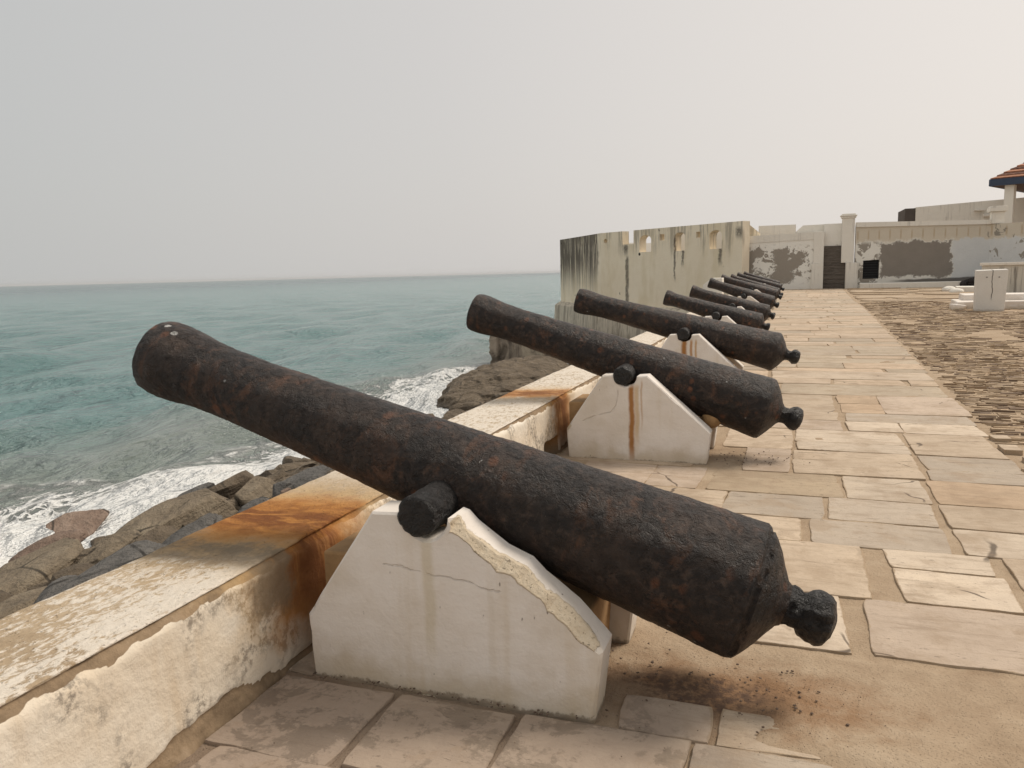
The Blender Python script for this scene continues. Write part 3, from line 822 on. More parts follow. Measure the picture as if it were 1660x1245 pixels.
# ------------------------------------------------------------------ courtyard of stones set on edge
def build_courtyard():
    V, F, TI, MI = [], [], [], []
    def sheet(x0, x1, y0, y1, st):
        nx, ny = max(1, int((x1 - x0) / st)), max(1, int((y1 - y0) / st)); k = len(V)
        for j in range(ny + 1):
            for i in range(nx + 1):
                x = x0 + (x1 - x0) * i / nx; y = y0 + (y1 - y0) * j / ny
                V.append((x, y, -0.006 + 0.022 * fbm((x * 0.9, y * 0.9, 4), 3))); TI.append((0.4, 0.3, 0.2))
        for j in range(ny):
            for i in range(nx):
                a = k + j * (nx + 1) + i; F.append((a, a + 1, a + nx + 2, a + nx + 1)); MI.append(1)
    sheet(2.05, 14, -3, 16, 0.12)
    sheet(2.15, 14, 16, 40, 0.25)
    sheet(3.4, 40, 40, 59, 0.7)
    tn = [(0.34, 0.25, 0.16), (0.42, 0.31, 0.20), (0.27, 0.19, 0.12), (0.48, 0.365, 0.245), (0.20, 0.14, 0.095), (0.38, 0.285, 0.19)]
    y = 4.6
    while y < 37.0:
        far = y > 16
        h = random.uniform(0.035, 0.065) * (1.7 if far else 1.0) * (1.3 if y > 25 else 1)
        x = path_edge(y) + random.uniform(0.0, 0.12)
        while x < min(12.5, 2.5 + y * 0.30):
            w = random.uniform(0.08, 0.30) * (1.6 if far else 1.0)
            bare = fbm((x * 0.6, y * 0.35, 2.2), 3)
            if random.random() < 0.90 and not (bare > 0.24):
                t = random.choice(tn); b = random.uniform(0.85, 1.2)
                z = random.uniform(-0.006, 0.016) - 0.02 * max(0, bare)
                a = random.uniform(-0.05, 0.05); j = lambda s=0.012: random.uniform(-s, s)
                q = [(x + j(), y + j()), (x + w + j(), y + a * w + j()), (x + w * 0.96 + j(), y + h * 0.85 + a * w + j()), (x + j(), y + h * 0.85 + j())]
                k = len(V)
                for (p0, p1) in q: V.append((p0, p1, -0.04))
                cx = sum(p[0] for p in q) / 4; cy = sum(p[1] for p in q) / 4
                for (p0, p1) in q: V.append((cx + (p0 - cx) * 0.88, cy + (p1 - cy) * 0.72, z + j(0.008)))
                TI.extend([tuple(c * b for c in t)] * 8)
                for (i0, i1, i2, i3) in ((0, 1, 5, 4), (1, 2, 6, 5), (2, 3, 7, 6), (3, 0, 4, 7), (4, 5, 6, 7)):
                    F.append((k + i0, k + i1, k + i2, k + i3)); MI.append(0)
            x += w + random.uniform(0.0, 0.03)
        y += h
    # broad flat bedding stones towards the gate
    y = 37.2
    while y < 57.5:
        h = random.uniform(0.7, 1.6); x = path_edge(y) + 0.1
        while x < 16:
            w = random.uniform(1.2, 4.0); k = len(V); z = random.uniform(-0.01, 0.05)
            pts = []
            nn = 14
            for i in range(nn):
                an = 2 * math.pi * i / nn
                pts.append((x + w / 2 + math.copysign(abs(math.cos(an)) ** 0.6, math.cos(an)) * w / 2 * random.uniform(0.85, 1.0), y + h / 2 + math.copysign(abs(math.sin(an)) ** 0.6, math.sin(an)) * h / 2 * random.uniform(0.75, 1)))
            for p in pts: V.append((p[0], p[1], -0.05))
            for p in pts: V.append((p[0], p[1], z))
            TI.extend([random.choice([(0.44, 0.34, 0.235), (0.40, 0.30, 0.20), (0.48, 0.38, 0.27)])] * (2 * nn))
            for i in range(nn): F.append((k + i, k + (i + 1) % nn, k + nn + (i + 1) % nn, k + nn + i)); MI.append(0)
            F.append(tuple(k + nn + i for i in range(nn))); MI.append(0)
            x += w + random.uniform(0.0, 0.4)
        y += h + random.uniform(0.0, 0.15)
    o = mesh_obj('courtyard', V, F, [SLATE, SAND], attrs={'tint': TI}, mat_idx=MI, recalc=False)
    tag(o, 'brown courtyard paving of thin stones set on edge', kind='structure')
    # the big sheet of ground under and behind everything on the landward side
    g = MB(); g.add([(-2.2, -30, -0.12), (120, -30, -0.12), (120, 160, -0.12), (-2.2, 160, -0.12)], [(0, 1, 2, 3)])
    tag(g.obj('ground', SAND), 'sandy ground beneath the castle yard', kind='structure')


build_courtyard()


# ------------------------------------------------------------------ cannons
PROFILE = [(-2.885, 0.0), (-2.40, 0.0), (-2.40, 0.075), (-2.86, 0.078), (-2.888, 0.095), (-2.893, 0.160), (-2.888, 0.174), (-2.855, 0.180), (-2.80, 0.183), (-2.73, 0.178), (-2.66, 0.168), (-2.58, 0.161),
           (-2.48, 0.158), (-2.30, 0.160), (-2.0, 0.170), (-1.6, 0.188), (-1.23, 0.206), (-0.9, 0.222), (-0.5, 0.240), (-0.15, 0.256), (-0.05, 0.262), (0.0, 0.264),
           (0.022, 0.255), (0.05, 0.222), (0.085, 0.172), (0.115, 0.120), (0.135, 0.088), (0.15, 0.076)]
KNOB = [(0.145, 0.0), (0.145, 0.076), (0.17, 0.068), (0.20, 0.070), (0.225, 0.082), (0.255, 0.092), (0.29, 0.092), (0.315, 0.080), (0.33, 0.052), (0.338, 0.0)]
TRUN_S = -1.23                      # trunnion station on the barrel axis


def resample(p, step):
    out = []
    for (a, b), (c, d) in zip(p, p[1:]):
        n = max(1, int(math.hypot(c - a, d - b) / step))
        out += [(a + (c - a) * i / n, b + (d - b) * i / n) for i in range(n)]
    return out + [p[-1]]


def lathe(profile, seg, step, disp, ls=1.0, rs=1.0, s0=0.0):
    P = resample(profile, step); V, F = [], []
    for (s, r) in P:
        for k in range(seg):
            a = 2 * math.pi * k / seg
            rr = r * rs
            x, y, z = (s - s0) * ls, rr * math.cos(a), rr * math.sin(a)
            d = disp(x, y, z, s, a) if rr > 0.02 else 0
            q = (rr + d) / rr if rr > 0.02 else 1
            V.append((x, y * q, z * q))
    n = len(P)
    for i in range(n - 1):
        for k in range(seg):
            F.append((i * seg + k, i * seg + (k + 1) % seg, (i + 1) * seg + (k + 1) % seg, (i + 1) * seg + k))
    F.append(tuple(range(seg - 1, -1, -1))); F.append(tuple((n - 1) * seg + k for k in range(seg)))
    return V, F


def make_cannon(i, Y, knob, muz, rs, label, mat, lod):
    kx, kz = knob; mx_, mz_ = muz
    L = math.hypot(kx - mx_, kz - mz_); tilt = math.atan2(mz_ - kz, kx - mx_)
    ls = L / 3.165
    c, sn = math.cos(tilt), math.sin(tilt)
    fr = (0.285 - TRUN_S) * ls
    tx, tz = kx - fr * c, kz + fr * sn                    # trunnion station on the axis
    root = empty('cannon', (tx, Y, tz))
    root.rotation_euler = (0, tilt, 0)                    # local -X looks up and out to sea
    tag(root, label, 'cannon', 'rusted cannons along the parapet')
    sd_ = i * 17.3

    def disp(x, y, z, s, a):
        d = 0.006 * fbm((x * 2.2 + sd_, y * 4, z * 4), 3) + 0.0045 * fbm((x * 13 + sd_, y * 13, z * 13), 3)
        if lod == 0: d += 0.0028 * fbm((x * 45 + sd_, y * 45, z * 45), 2)
        if s < -2.7: d += 0.016 * min(0, fbm((y * 7, z * 7, sd_), 3))            # chipped muzzle lip
        if i == 0 and -0.012 < s < 0.05:                                         # split round the breech ring
            w = s - 0.018 - 0.02 * noise.noise((a * 3, 2, 0))
            if abs(w) < 0.012 and 0.2 < math.sin(a) + 0.9: d -= 0.014
        if s > 0.0: d += 0.012 * fbm((y * 9 + sd_, z * 9, x * 9), 3)
        return d * rs
    seg, step = ((128, 0.011), (72, 0.02), (40, 0.05))[lod]
    V, F = lathe(PROFILE, seg, step, disp, ls, rs, TRUN_S)
    b = mesh_obj('barrel', V, F, mat, root, smooth=True)
    b.data.set_sharp_from_angle(angle=rad(55))

    def kdisp(x, y, z, s, a):
        d = 0.026 * fbm((x * 14 + sd_, y * 14, z * 14), 4) - 0.02 * max(0, noise.noise((x * 22 + sd_, y * 22, z * 22)) - 0.1)
        return d if s > 0.16 else 0.3 * d
    V, F = lathe(KNOB, (64, 40, 24)[lod], (0.008, 0.014, 0.03)[lod], kdisp, ls, rs * (1.02 if lod < 2 else 1.1), TRUN_S)
    mesh_obj('knob', V, F, TAR, root, smooth=True)
    tr = [(0.0, 0.0), (0.0, 0.081), (0.235, 0.081), (0.243, 0.070), (0.243, 0.0)]
    for sgn in (-1, 1):
        def tdisp(x, y, z, s, a): return 0.007 * fbm((x * 15 + sd_ + sgn, y * 15, z * 15), 3) - 0.025 * sstep(0.17, 0.20, s) * max(0, fbm((math.cos(a) * 1.5 + sd_, math.sin(a) * 1.5, 2), 2))
        V, F = lathe([(s, r) for s, r in tr], (48, 32, 16)[lod], (0.012, 0.02, 0.06)[lod], tdisp, 1.0, 1.0 if rs > 0.9 else 0.9, 0.0)
        # axis along local Y, sunk into the barrel wall, a little below the bore line
        VV = [(y, sgn * (0.175 * rs + x), z - 0.05) for (x, y, z) in V]
        mesh_obj('trunnion', VV, F, TAR, root, smooth=True).data.set_sharp_from_angle(angle=rad(50))
    return tx, tz, tilt


def make_cradle(i, Y, tx, tz, label, mat, fine):
    """Two limewashed cheeks with a mortar bed between them."""
    root = empty('cannon_cradle', (0, 0, 0))
    tag(root, label, 'cannon cradle', 'whitewashed cannon cradles along the parapet')
    dx = tx + 1.32
    top = tz - 0.045
    nz = tz - 0.052
    x_t = tx + 0.015
    out = [(-1.80, -0.03), (-0.635, -0.03), (-0.60, 0.262), (-0.60 - 0.02, 0.285)]
    if i == 0: ur = [(-0.72, 0.39), (-0.85, 0.485), (-0.90, 0.535), (-1.00, 0.575), (-1.12, 0.66), (x_t + 0.115, top - 0.015)]
    else: ur = [(x_t + 0.175, top + 0.0)]
    notch = [(x_t + 0.089 * math.cos(a), nz + 0.089 * math.sin(a)) for a in [rad(d) for d in range(0, -181, -20)]]
    ul = [(x_t - 0.105, top), (-1.50 + min(0, dx), top - 0.005), (-1.82, 0.25)]
    poly = out + ur + notch + ul
    poly = [(max(p[0], -1.935), p[1]) for p in poly]
    st = 0.022 if fine else 0.09
    P = []
    for (a, b), (p, q) in zip(poly, poly[1:] + poly[:1]):
        n = max(1, int(math.hypot(p - a, q - b) / st)); P += [(a + (p - a) * k / n, b + (q - b) * k / n) for k in range(n)]
    n = len(P)
    for y0, y1, sgn in ((Y - 0.40, Y - 0.232, 1), (Y + 0.232, Y + 0.40, -1)):
        V, C = [], []
        nor = []
        for k in range(n):
            a, b = Vector(P[k - 1]), Vector(P[(k + 1) % n]); d = (b - a).normalized(); nor.append(Vector((-d.y, d.x)))
        def ring(y, ins, fl):
            for k in range(n):
                x, z = P[k]; w = ins
                chip = 0.0
                if sgn == 1 and fl and i == 0 and z > 0.25 and x > -1.16:
                    chip = max(0.012, 0.027 + 0.06 * fbm((x * 5, z * 5, 3.3), 4) + 0.03 * fbm((x * 22, z * 22, 1.3), 3)) * sstep(0.24, 0.33, z)
                elif fl:
                    chip = max(0.0, fbm((x * 4 + i, z * 4, y), 3) - 0.12) * 0.03
                w += chip if fl in (1, 4) else 0.0
                yy = y
                if fl == 2: yy = y + chip * 1.35 * sgn
                q = Vector((x, z)) + nor[k] * w
                j = 0.004 * fbm((x * 12, z * 12, y * 9 + i), 3) if fine else 0
                V.append((q.x, yy + j, q.y)); C.append(0.0 if fl == 4 else 1.0 if (chip > 0.012 or fl == 3) and i == 0 and z > 0.27 else (0.75 if chip > 0.008 else 0.0))
        e = 0.009
        if sgn == 1:
            ring(y0, e + 0.012, 4); ring(y0, e, 1); ring(y0 + e, 0, 2); ring((y0 + y1) / 2, 0.0, 0); ring(y1 - e, 0, 0); ring(y1, e, 0)
        else:
            ring(y0, e + 0.012, 4); ring(y0, e, 0); ring(y0 + e, 0, 0); ring((y0 + y1) / 2, 0.0, 0); ring(y1 - e, 0, 0); ring(y1, e, 0)
        F = []
        for r in range(5):
            for k in range(n):
                a, b = r * n + k, r * n + (k + 1) % n; F.append((a, b, b + n, a + n))
        for base, fl in ((0, True), (5 * n, False)):
            tri = tessellate_polygon([[Vector((V[base + k][0], V[base + k][2], 0)) for k in range(n)]])
            for t_ in tri: F.append(tuple(base + t for t in (t_ if fl else t_[::-1])))
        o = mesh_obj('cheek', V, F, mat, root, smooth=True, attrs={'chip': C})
        o.data.set_sharp_from_angle(angle=rad(28))
    b = MB()
    x0, x1 = -1.84, -0.72
    pts = [(x0, -0.02), (x1, -0.02), (x1 + 0.02, 0.30), (-1.0, 0.36), (-1.25, 0.45), (-1.5, 0.47), (x0, 0.46)]
    ya, yb = Y - 0.2335, Y + 0.2335
    n2 = len(pts)
    b.add([(p[0], ya, p[1]) for p in pts] + [(p[0], yb, p[1]) for p in pts], [tuple(range(n2)), tuple(range(2 * n2 - 1, n2 - 1, -1))] + [(k, n2 + k, n2 + (k + 1) % n2, (k + 1) % n2) for k in range(n2)])
    b.obj('bed', BED, root, bevel=0.012)
    return root


CAN = [  # Y, knob (x, z), muzzle (x, z), radius scale
    (2.95, (0.13, 0.310), (-2.83, 1.245), 1.0), (6.85, (0.06, 0.335), (-2.80, 1.25), 1.0), (10.75, (0.07, 0.43), (-2.83, 1.20), 0.96),
    (15.2, (-0.40, 0.50), (-2.28, 1.07), 0.80), (19.3, (-0.39, 0.46), (-2.28, 1.07), 0.82), (25.5, (-0.40, 0.42), (-2.46, 1.16), 0.90),
    (31.7, (-0.39, 0.44), (-2.61, 1.21), 0.90), (36.5, (-0.40, 0.38), (-2.59, 1.19), 0.86), (43.0, (-0.41, 0.43), (-2.73, 1.21), 0.90), (51.0, (-0.60, 0.44), (-2.85, 1.22), 0.86)]
CL = ['huge rusty black cannon nearest the camera, spanning the picture on the first white cradle',
      'rusty black cannon second in the row, on the cradle with one long orange streak',
      'rusty cannon third in the row, its orange brown muzzle against the cream bastion wall',
      'short brown cannon fourth in the row, muzzle just right of the third cannon barrel',
      'short brown cannon fifth in the row, with a small drooping knob over the flagstones',
      'brown cannon sixth in the row, its muzzle beside a white block on the parapet',
      'brown cannon seventh in the row, a white cradle tip showing above its breech',
      'thin brown cannon eighth in the row, only its upper edge showing behind the seventh',
      'thin brown cannon ninth in the row, second from the patchy white end wall',
      'last thin cannon of the row, closest to the patchy white end wall']
KL = ['whitewashed cradle under the nearest cannon, its front edge chipped to bare tan mortar',
      'whitewashed cradle with one long orange rust streak down its front and a curved crack',
      'whitewashed cradle with three short orange rust streaks, under the third cannon',
      'whitewashed cradle under the short fourth cannon, its peak showing above the third barrel',
      'whitewashed cradle under the fifth cannon, its peak showing above the fourth barrel',
      'whitewashed cradle under the sixth cannon, its peak showing above the fifth barrel',
      'small whitewashed cradle under the seventh cannon, its peak showing above the sixth barrel',
      'far whitewashed cradle under the eighth cannon', 'far whitewashed cradle under the ninth cannon', 'farthest whitewashed cradle under the last cannon by the end wall']
for i, (Y, kn, mz, rs) in enumerate(CAN):
    tx, tz, tilt = make_cannon(i, Y, kn, mz, rs, CL[i], IRON1 if i == 0 else IRON, 0 if i == 0 else (1 if i < 4 else 2))
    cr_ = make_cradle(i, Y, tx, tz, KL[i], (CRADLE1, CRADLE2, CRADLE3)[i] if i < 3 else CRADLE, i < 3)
    if i == 1:
        bm = bmesh.new(); bmesh.ops.create_icosphere(bm, subdivisions=3, radius=0.085)
        for v in bm.verts: v.co *= 1 + 0.12 * fbm(v.co * 14, 2)
        me = bpy.data.meshes.new('wedge_stone'); bm.to_mesh(me); bm.free(); me.materials.append(BED)
        o = bpy.data.objects.new('wedge_stone', me); COL.objects.link(o); o.location = (-0.62, Y - 0.1, 0.335)
        tag(o, 'round brown stone wedged under the second cannon beside its cradle', 'stone')


# ------------------------------------------------------------------ panels with openings
def panel(name, O, U, outline, holes, th, mat, parent=None, smooth=False):
    """Vertical wall: O origin, U unit direction along it, outline and holes as (u, z) loops, th thickness going away from the viewer."""
    N = Vector((-U.y, U.x, 0))
    if N.y < 0: N = -N
    loops = [outline] + holes
    V, F = [], []
    flat = [p for l in loops for p in l]; n = len(flat)
    for off in (0.0, th):
        for u, z in flat: q = O + U * u + N * off; V.append((q.x, q.y, z))
    tri = tessellate_polygon([[Vector((u, z, 0)) for u, z in l] for l in loops])
    for t in tri: F.append(tuple(t)); F.append(tuple(n + k for k in reversed(t)))
    b = 0
    for l in loops:
        m = len(l)
        for k in range(m): F.append((b + k, b + (k + 1) % m, n + b + (k + 1) % m, n + b + k))
        b += m
    return mesh_obj(name, V, F, mat, parent)


# ------------------------------------------------------------------ bastion
P1 = Vector((-3.36, 58, 0)); P2 = on(974, 440, 1, 67.2); P3 = on(908.5, 440, 1, 77.5)
P2.z = P3.z = 0


def on_line(px, py, A, B):         # point of the photograph on the vertical plane through A and B
    r = RM @ np.array([px - PW / 2, py - PH / 2, FPX]); c = np.array([0, 0, EYE])
    U = (B - A).normalized(); N = Vector((-U.y, U.x, 0))
    t = (A - Vector(c)).dot(N) / Vector(r).dot(N); q = Vector(c) + Vector(r) * t
    return (q - A).dot(U), q.z


def build_bastion():
    root = empty('bastion', (P1.x, P1.y, 0))
    root.location = (0, 0, 0)
    tag(root, 'tall cream bastion wall with arched openings and black streaks standing above the sea', 'bastion')
    U = (P2 - P1).normalized(); Lw = (P2 - P1).length
    zt = 4.82
    L = lambda px, py: on_line(px, py, P1, P2)
    notch0, notch1 = L(1027, 385)[0], L(1008.5, 385)[0]; nzb = L(1018, 396)[1]
    outline = [(0, -2.0), (Lw, -2.0), (Lw, zt), (notch1, zt), (notch1, nzb), (notch0, nzb), (notch0, zt), (0, zt)]
    holes = []
    for (xa, xb, ya, yb) in ((1036.5, 1055.5, 381, 408), (1093, 1110.5, 376.5, 406), (1150, 1170, 373, 403)):
        u0, zb = L(xb, yb); u1, _ = L(xa, yb); _, zt_ = L((xa + xb) / 2, ya)
        w = (u1 - u0) / 2; c = (u0 + u1) / 2
        loop = [(u0, zb), (u1, zb)] + [(c + w * math.cos(a), zt_ - w * 0.6 + w * 0.6 * math.sin(a)) for a in [rad(d) for d in range(0, 181, 20)]]
        holes.append(loop)
    for (xa, xb, ya, yb) in ((1069.5, 1077, 380, 389.5), (1128.5, 1135, 376, 385)):
        u0, zb = L(xb, yb); u1, z1 = L(xa, ya); holes.append([(u0, zb), (u1, zb), (u1, z1), (u0, z1)])
    uc, zc = L(981.5, 391); holes.append([(uc + 0.24 * math.cos(a), zc + 0.20 * math.sin(a)) for a in [rad(d) for d in range(0, 360, 30)]])
    panel('embrasure_wall', P1, U, outline, holes, 0.75, BASTION, root)
    # coping with the sloping end beside the white wall
    q = L(1212, 360)
    cop = [(0.0, 4.88), (0.15, 4.88), (1.15, 4.02), (1.15, 2.0), (0.0, 2.0)]
    panel('sloping_end', Vector((-3.43, 59.76, 0)), Vector((1, 0, 0)), cop, [], 0.7, BASTION, root)
    U2 = (P3 - P2).normalized(); L2 = (P3 - P2).length
    panel('seaward_wall', P2, U2, [(0, -2.0), (L2, -2.0), (L2, zt), (0, zt)], [], 0.8, BASTION, root)
    # splayed foot with a weathered ledge, running down to the rock
    m = MB()
    o1 = Vector((-0.61, -0.79, 0)) * 0.55; o2 = Vector((-0.80, -0.60, 0)) * 0.55
    ring = [P1, P2, P3 + (P3 - P2).normalized() * 0.35]; off = [o1, (o1 + o2) / 2, o2]
    zr = -1.72
    v = [p + Vector((0, 0, zr + 0.35)) - off[k] * 0.02 for k, p in enumerate(ring)] + [p + off[k] + Vector((0, 0, zr)) for k, p in enumerate(ring)] + [p + off[k] * 1.7 + Vector((0, 0, -7.2)) for k, p in enumerate(ring)]
    m.add(v, [(0, 1, 4, 3), (1, 2, 5, 4), (3, 4, 7, 6), (4, 5, 8, 7)])
    end = [P3 + (P3 - P2).normalized() * 0.35 + Vector((5, 6, z)) for z in (zr + 0.35, zr, -7.2)]
    k = len(m.v); m.v += end; m.f += [(2, k, k + 1, 5), (5, k + 1, k + 2, 8)]
    m.obj('ledge_foot', mat_oldwall('stained_foot', ((0.46, 0.40, 0.31), (0.62, 0.56, 0.46)), 'foot'), root)
    # inner parapet on the far side of the bastion, lit through the openings
    A, B_ = Vector((-21.2, 77.6, 0)), Vector((-13.6, 94.5, 0))
    U3 = (B_ - A).normalized()
    panel('far_parapet', A, U3, [(0, -1), ((B_ - A).length, -1), ((B_ - A).length, 4.6), (0, 4.6)], [], 0.7, WHITEW, root)
    mm = MB(); mm.box(-10.4, -4.2, 66.5, 67.2, -0.5, 4.55); mm.obj('inner_wall', WHITEW, root)


build_bastion()


def build_buttress():
    a = on(793, 530, 1, 60.0); b = on(884, 530, 1, 60.0)
    root = empty('ruined_buttress'); tag(root, 'dark ruined masonry buttress standing on the sea rock behind the second cannon', 'buttress')
    V, F = [], []
    nx, nz = 50, 44; zt, zb = a.z, -7.0
    def pt(u, w, y0):
        x = a.x + (b.x - a.x) * u; z = zb + (zt - zb) * w
        rg = 0.30 * fbm((x * 0.8, z * 0.8, 2), 4) + 0.12 * fbm((x * 3, z * 3, 2), 3)
        ed = sstep(0.10, 0.0, u) * (0.25 * noise.noise((3, 1, z * 1.4)) + 0.12 * noise.noise((7, 1, z * 4)))
        nich = -0.35 * sstep(0.13, 0.16, u) * sstep(0.45, 0.42, u) * sstep(0.28, 0.31, w) * sstep(0.92, 0.88, w)
        return (x + ed, y0 - rg * 0.6 - nich, z)
    for j in range(nz + 1):
        for i in range(nx + 1): V.append(pt(i / nx, j / nz, 60.0))
    k = len(V)
    for j in range(nz + 1):
        for i in (0, nx): p = V[j * (nx + 1) + i]; V.append((p[0], 66.0, p[2]))
    for j in range(nz):
        for i in range(nx):
            q = j * (nx + 1) + i; F.append((q, q + 1, q + nx + 2, q + nx + 1))
        l0, l1 = j * (nx + 1), (j + 1) * (nx + 1); F.append((l0, l1, k + 2 * j + 2, k + 2 * j))
        r0, r1 = l0 + nx, l1 + nx; F.append((r0, k + 2 * j + 1, k + 2 * j + 3, r1))
    tp = nz * (nx + 1); F.append(tuple([tp + i for i in range(nx + 1)] + [k + 2 * nz + 1, k + 2 * nz]))
    mesh_obj('masonry', V, F, RUIN, root)
    # paler rendered strip on its right
    m = MB(); c = on(846, 545, 1, 59.6); d = on(881, 545, 1, 59.6)
    m.box(c.x, d.x, 59.45, 60.3, -7.0, zt + 0.02, 0.06); m.obj('rendered_strip', mat_oldwall('buttress_render', ((0.32, 0.265, 0.195), (0.42, 0.36, 0.28)), 'ruin'), root)


build_buttress()


# ------------------------------------------------------------------ end wall, gate, right hand walls
def build_end_walls():
    Y = 59.0
    w = MB()
    z0, z1 = 3.76, 3.90
    v = []
    w.add([(-4.2, Y, -0.1), (1.34, Y, -0.1), (1.34, Y, z1 - 0.5), (-4.2, Y, z0 - 0.5), (-4.2, Y + 0.7, -0.1), (1.34, Y + 0.7, -0.1), (1.34, Y + 0.7, z1 - 0.5), (-4.2, Y + 0.7, z0 - 0.5)],
          [(0, 1, 2, 3), (5, 4, 7, 6), (4, 0, 3, 7), (1, 5, 6, 2), (3, 2, 6, 7)])
    root = empty('end_wall'); tag(root, 'patchy whitewashed wall with bare grey plaster at the end of the walkway', 'wall')
    w.obj('wall_face', PATCHY, root)
    c = MB(); c.add([(-4.2, Y - 0.05, z0 - 0.5), (1.34, Y - 0.05, z1 - 0.5), (1.34, Y - 0.05, z1), (-4.2, Y - 0.05, z0), (-4.2, Y + 0.75, z0 - 0.5), (1.34, Y + 0.75, z1 - 0.5), (1.34, Y + 0.75, z1), (-4.2, Y + 0.75, z0)],
                    [(0, 1, 2, 3), (5, 4, 7, 6), (4, 0, 3, 7), (1, 5, 6, 2), (3, 2, 6, 7), (0, 4, 5, 1)])
    c.obj('coping', WHITEW, root)
    p = MB(); p.box(1.34, 2.0, Y - 0.12, Y + 0.8, 1.75, 3.92); p.box(1.24, 2.0, Y - 0.2, Y + 0.8, -0.1, 1.75); p.obj('pilaster', WHITEW, root, bevel=0.02)
    # the gate: doorway wall, plank door, tall pillar
    g = empty('gate'); tag(g, 'closed grey plank door in a whitewashed doorway beside a tall capped pillar', 'gate')
    b = MB(); b.box(2.0, 3.42, Y + 0.30, Y + 0.38, -0.05, 2.92); dr = b.obj('door', WOOD, g)
    for k in range(9):
        q = MB(); q.box(2.01, 3.41, Y + 0.255, Y + 0.305, -0.03 + k * 0.325, -0.03 + k * 0.325 + 0.305, 0.006); q.obj('plank', WOOD, dr)
    l = MB()
    l.add([(0.0, Y + 0.76, 2.0), (2.0, Y + 0.76, 2.0), (0.0, Y + 0.76, 3.85), (0.62, Y + 0.76, 4.42), (3.2, Y + 0.76, 4.46), (3.2, Y + 0.76, 2.0)], [(0, 1, 5, 4, 3, 2)])
    kk = [(0.0, 2.0), (3.2, 2.0), (3.2, 4.46), (0.62, 4.42), (0.0, 3.85)]
    l = MB(); l.add([(x, Y + 0.76, z) for x, z in kk] + [(x, Y + 1.4, z) for x, z in kk], [(0, 1, 2, 3, 4), (9, 8, 7, 6, 5)] + [(i, 5 + i, 5 + (i + 1) % 5, (i + 1) % 5) for i in range(5)])
    l.obj('upper_wall', WHITEW, g)
    l2 = MB(); l2.box(2.0, 3.45, Y + 0.40, Y + 0.75, 2.93, 4.44); l2.obj('lintel_wall', PATCHY, g)
    pl = MB(); pl.box(3.45, 4.2, Y - 0.25, Y + 0.6, -0.1, 1.75); pl.box(3.13, 3.92, Y - 0.1, Y + 0.6, 1.752, 4.75)
    pl.box(3.42, 3.45, Y - 0.2, Y + 0.4, 0, 1.7)
    pr = pl.obj('pillar', WHITEW, g, bevel=0.02)
    cp = MB(); cp.box(3.06, 3.99, Y - 0.17, Y + 0.67, 4.752, 4.87); cp.box(3.0, 4.05, Y - 0.23, Y + 0.73, 4.872, 4.96); cp.box(3.1, 3.95, Y - 0.12, Y + 0.62, 4.962, 5.05); cp.obj('cap', WHITEW, pr, bevel=0.02)
    # block behind the end wall
    k = MB(); k.box(-2.45, 0.16, 62.0, 64, 0, 4.62); o = k.obj('back_wall', WHITEW)
    tag(o, 'plain white wall block showing just above the patchy end wall', 'wall')
    # long wall on the right
    root = empty('courtyard_wall'); tag(root, 'long whitewashed courtyard wall with a large grey cement patch', 'wall')
    A = Vector((4.0, Y, 0)); Lw = 8.0
    panel('wall_face', A, Vector((1, 0, 0)), [(0, -0.1), (Lw, -0.1), (Lw, 3.98), (0, 4.12)], [[(0.52, 0.62), (1.53, 0.62), (1.53, 1.90), (0.52, 1.86)]], 0.6, LONGW, root)
    cp = MB(); cp.add([(4.0, Y - 0.1, 4.12), (12.0, Y - 0.1, 3.98), (12.0, Y - 0.1, 4.26), (4.0, Y - 0.1, 4.44), (4.0, Y + 0.6, 4.12), (12.0, Y + 0.6, 3.98), (12.0, Y + 0.6, 4.26), (4.0, Y + 0.6, 4.44)],
                      [(0, 1, 2, 3), (5, 4, 7, 6), (4, 0, 3, 7), (1, 5, 6, 2), (3, 2, 6, 7), (0, 4, 5, 1)]); cp.obj('coping', WHITEW, root)
    UA = Vector((1.9, -2.2, 0)).normalized()
    panel('return_wall', Vector((12.0, Y, 0)), UA, [(0, -0.1), (12, -0.1), (12, 3.9), (0, 3.98)], [], 0.6, LONGW, root)
    DARK = mat_simple('dark_void', (0.012, 0.012, 0.014), 0.9, 0.2)
    gr = MB(); gr.box(4.45, 5.6, Y + 0.35, Y + 0.40, 0.55, 1.95); wv = gr.obj('window', DARK, root)
    gb = MB()
    for k in range(7): gb.box(4.52, 5.53, Y + 0.10, Y + 0.13, 0.70 + k * 0.17, 0.73 + k * 0.17)
    gb.obj('grille', mat_simple('grille_iron', (0.03, 0.03, 0.032), 0.6, 0.3), wv)
    kb = MB(); kb.box(4.25, 11.0, 57.2, 57.9, -0.1, 0.36, 0.03); o = kb.obj('kerb', WHITEW, bevel=0.03)
    tag(o, 'low white kerb running along the foot of the grey patched wall', 'kerb')
    # pilaster cap at the corner
    c = MB(); c.box(12.0, 12.7, Y - 0.3, Y + 0.4, 3.99, 4.75); c.box(11.85, 12.85, Y - 0.45, Y + 0.55, 4.752, 5.0); c.box(11.9, 12.8, Y - 0.4, Y + 0.5, 5.002, 5.1); c.obj('corner_pilaster', WHITEW, root, bevel=0.02)
    # upper building behind
    Yu = 72.0
    a = on(1485, 336, 1, Yu); b_ = on(1560, 329, 1, Yu); c_ = on(1700, 316.5, 1, Yu)
    root = empty('upper_building'); tag(root, 'higher white castle building with a dark end, behind the courtyard wall', 'building')
    panel('facade', Vector((a.x, Yu, 0)), Vector((1, 0, 0)), [(0, 0), (c_.x - a.x + 6, 0), (c_.x - a.x + 6, c_.z + 0.2), (c_.x - a.x, c_.z), (b_.x - a.x, b_.z), (0, a.z)], [], 5.0, WHITEW, root)
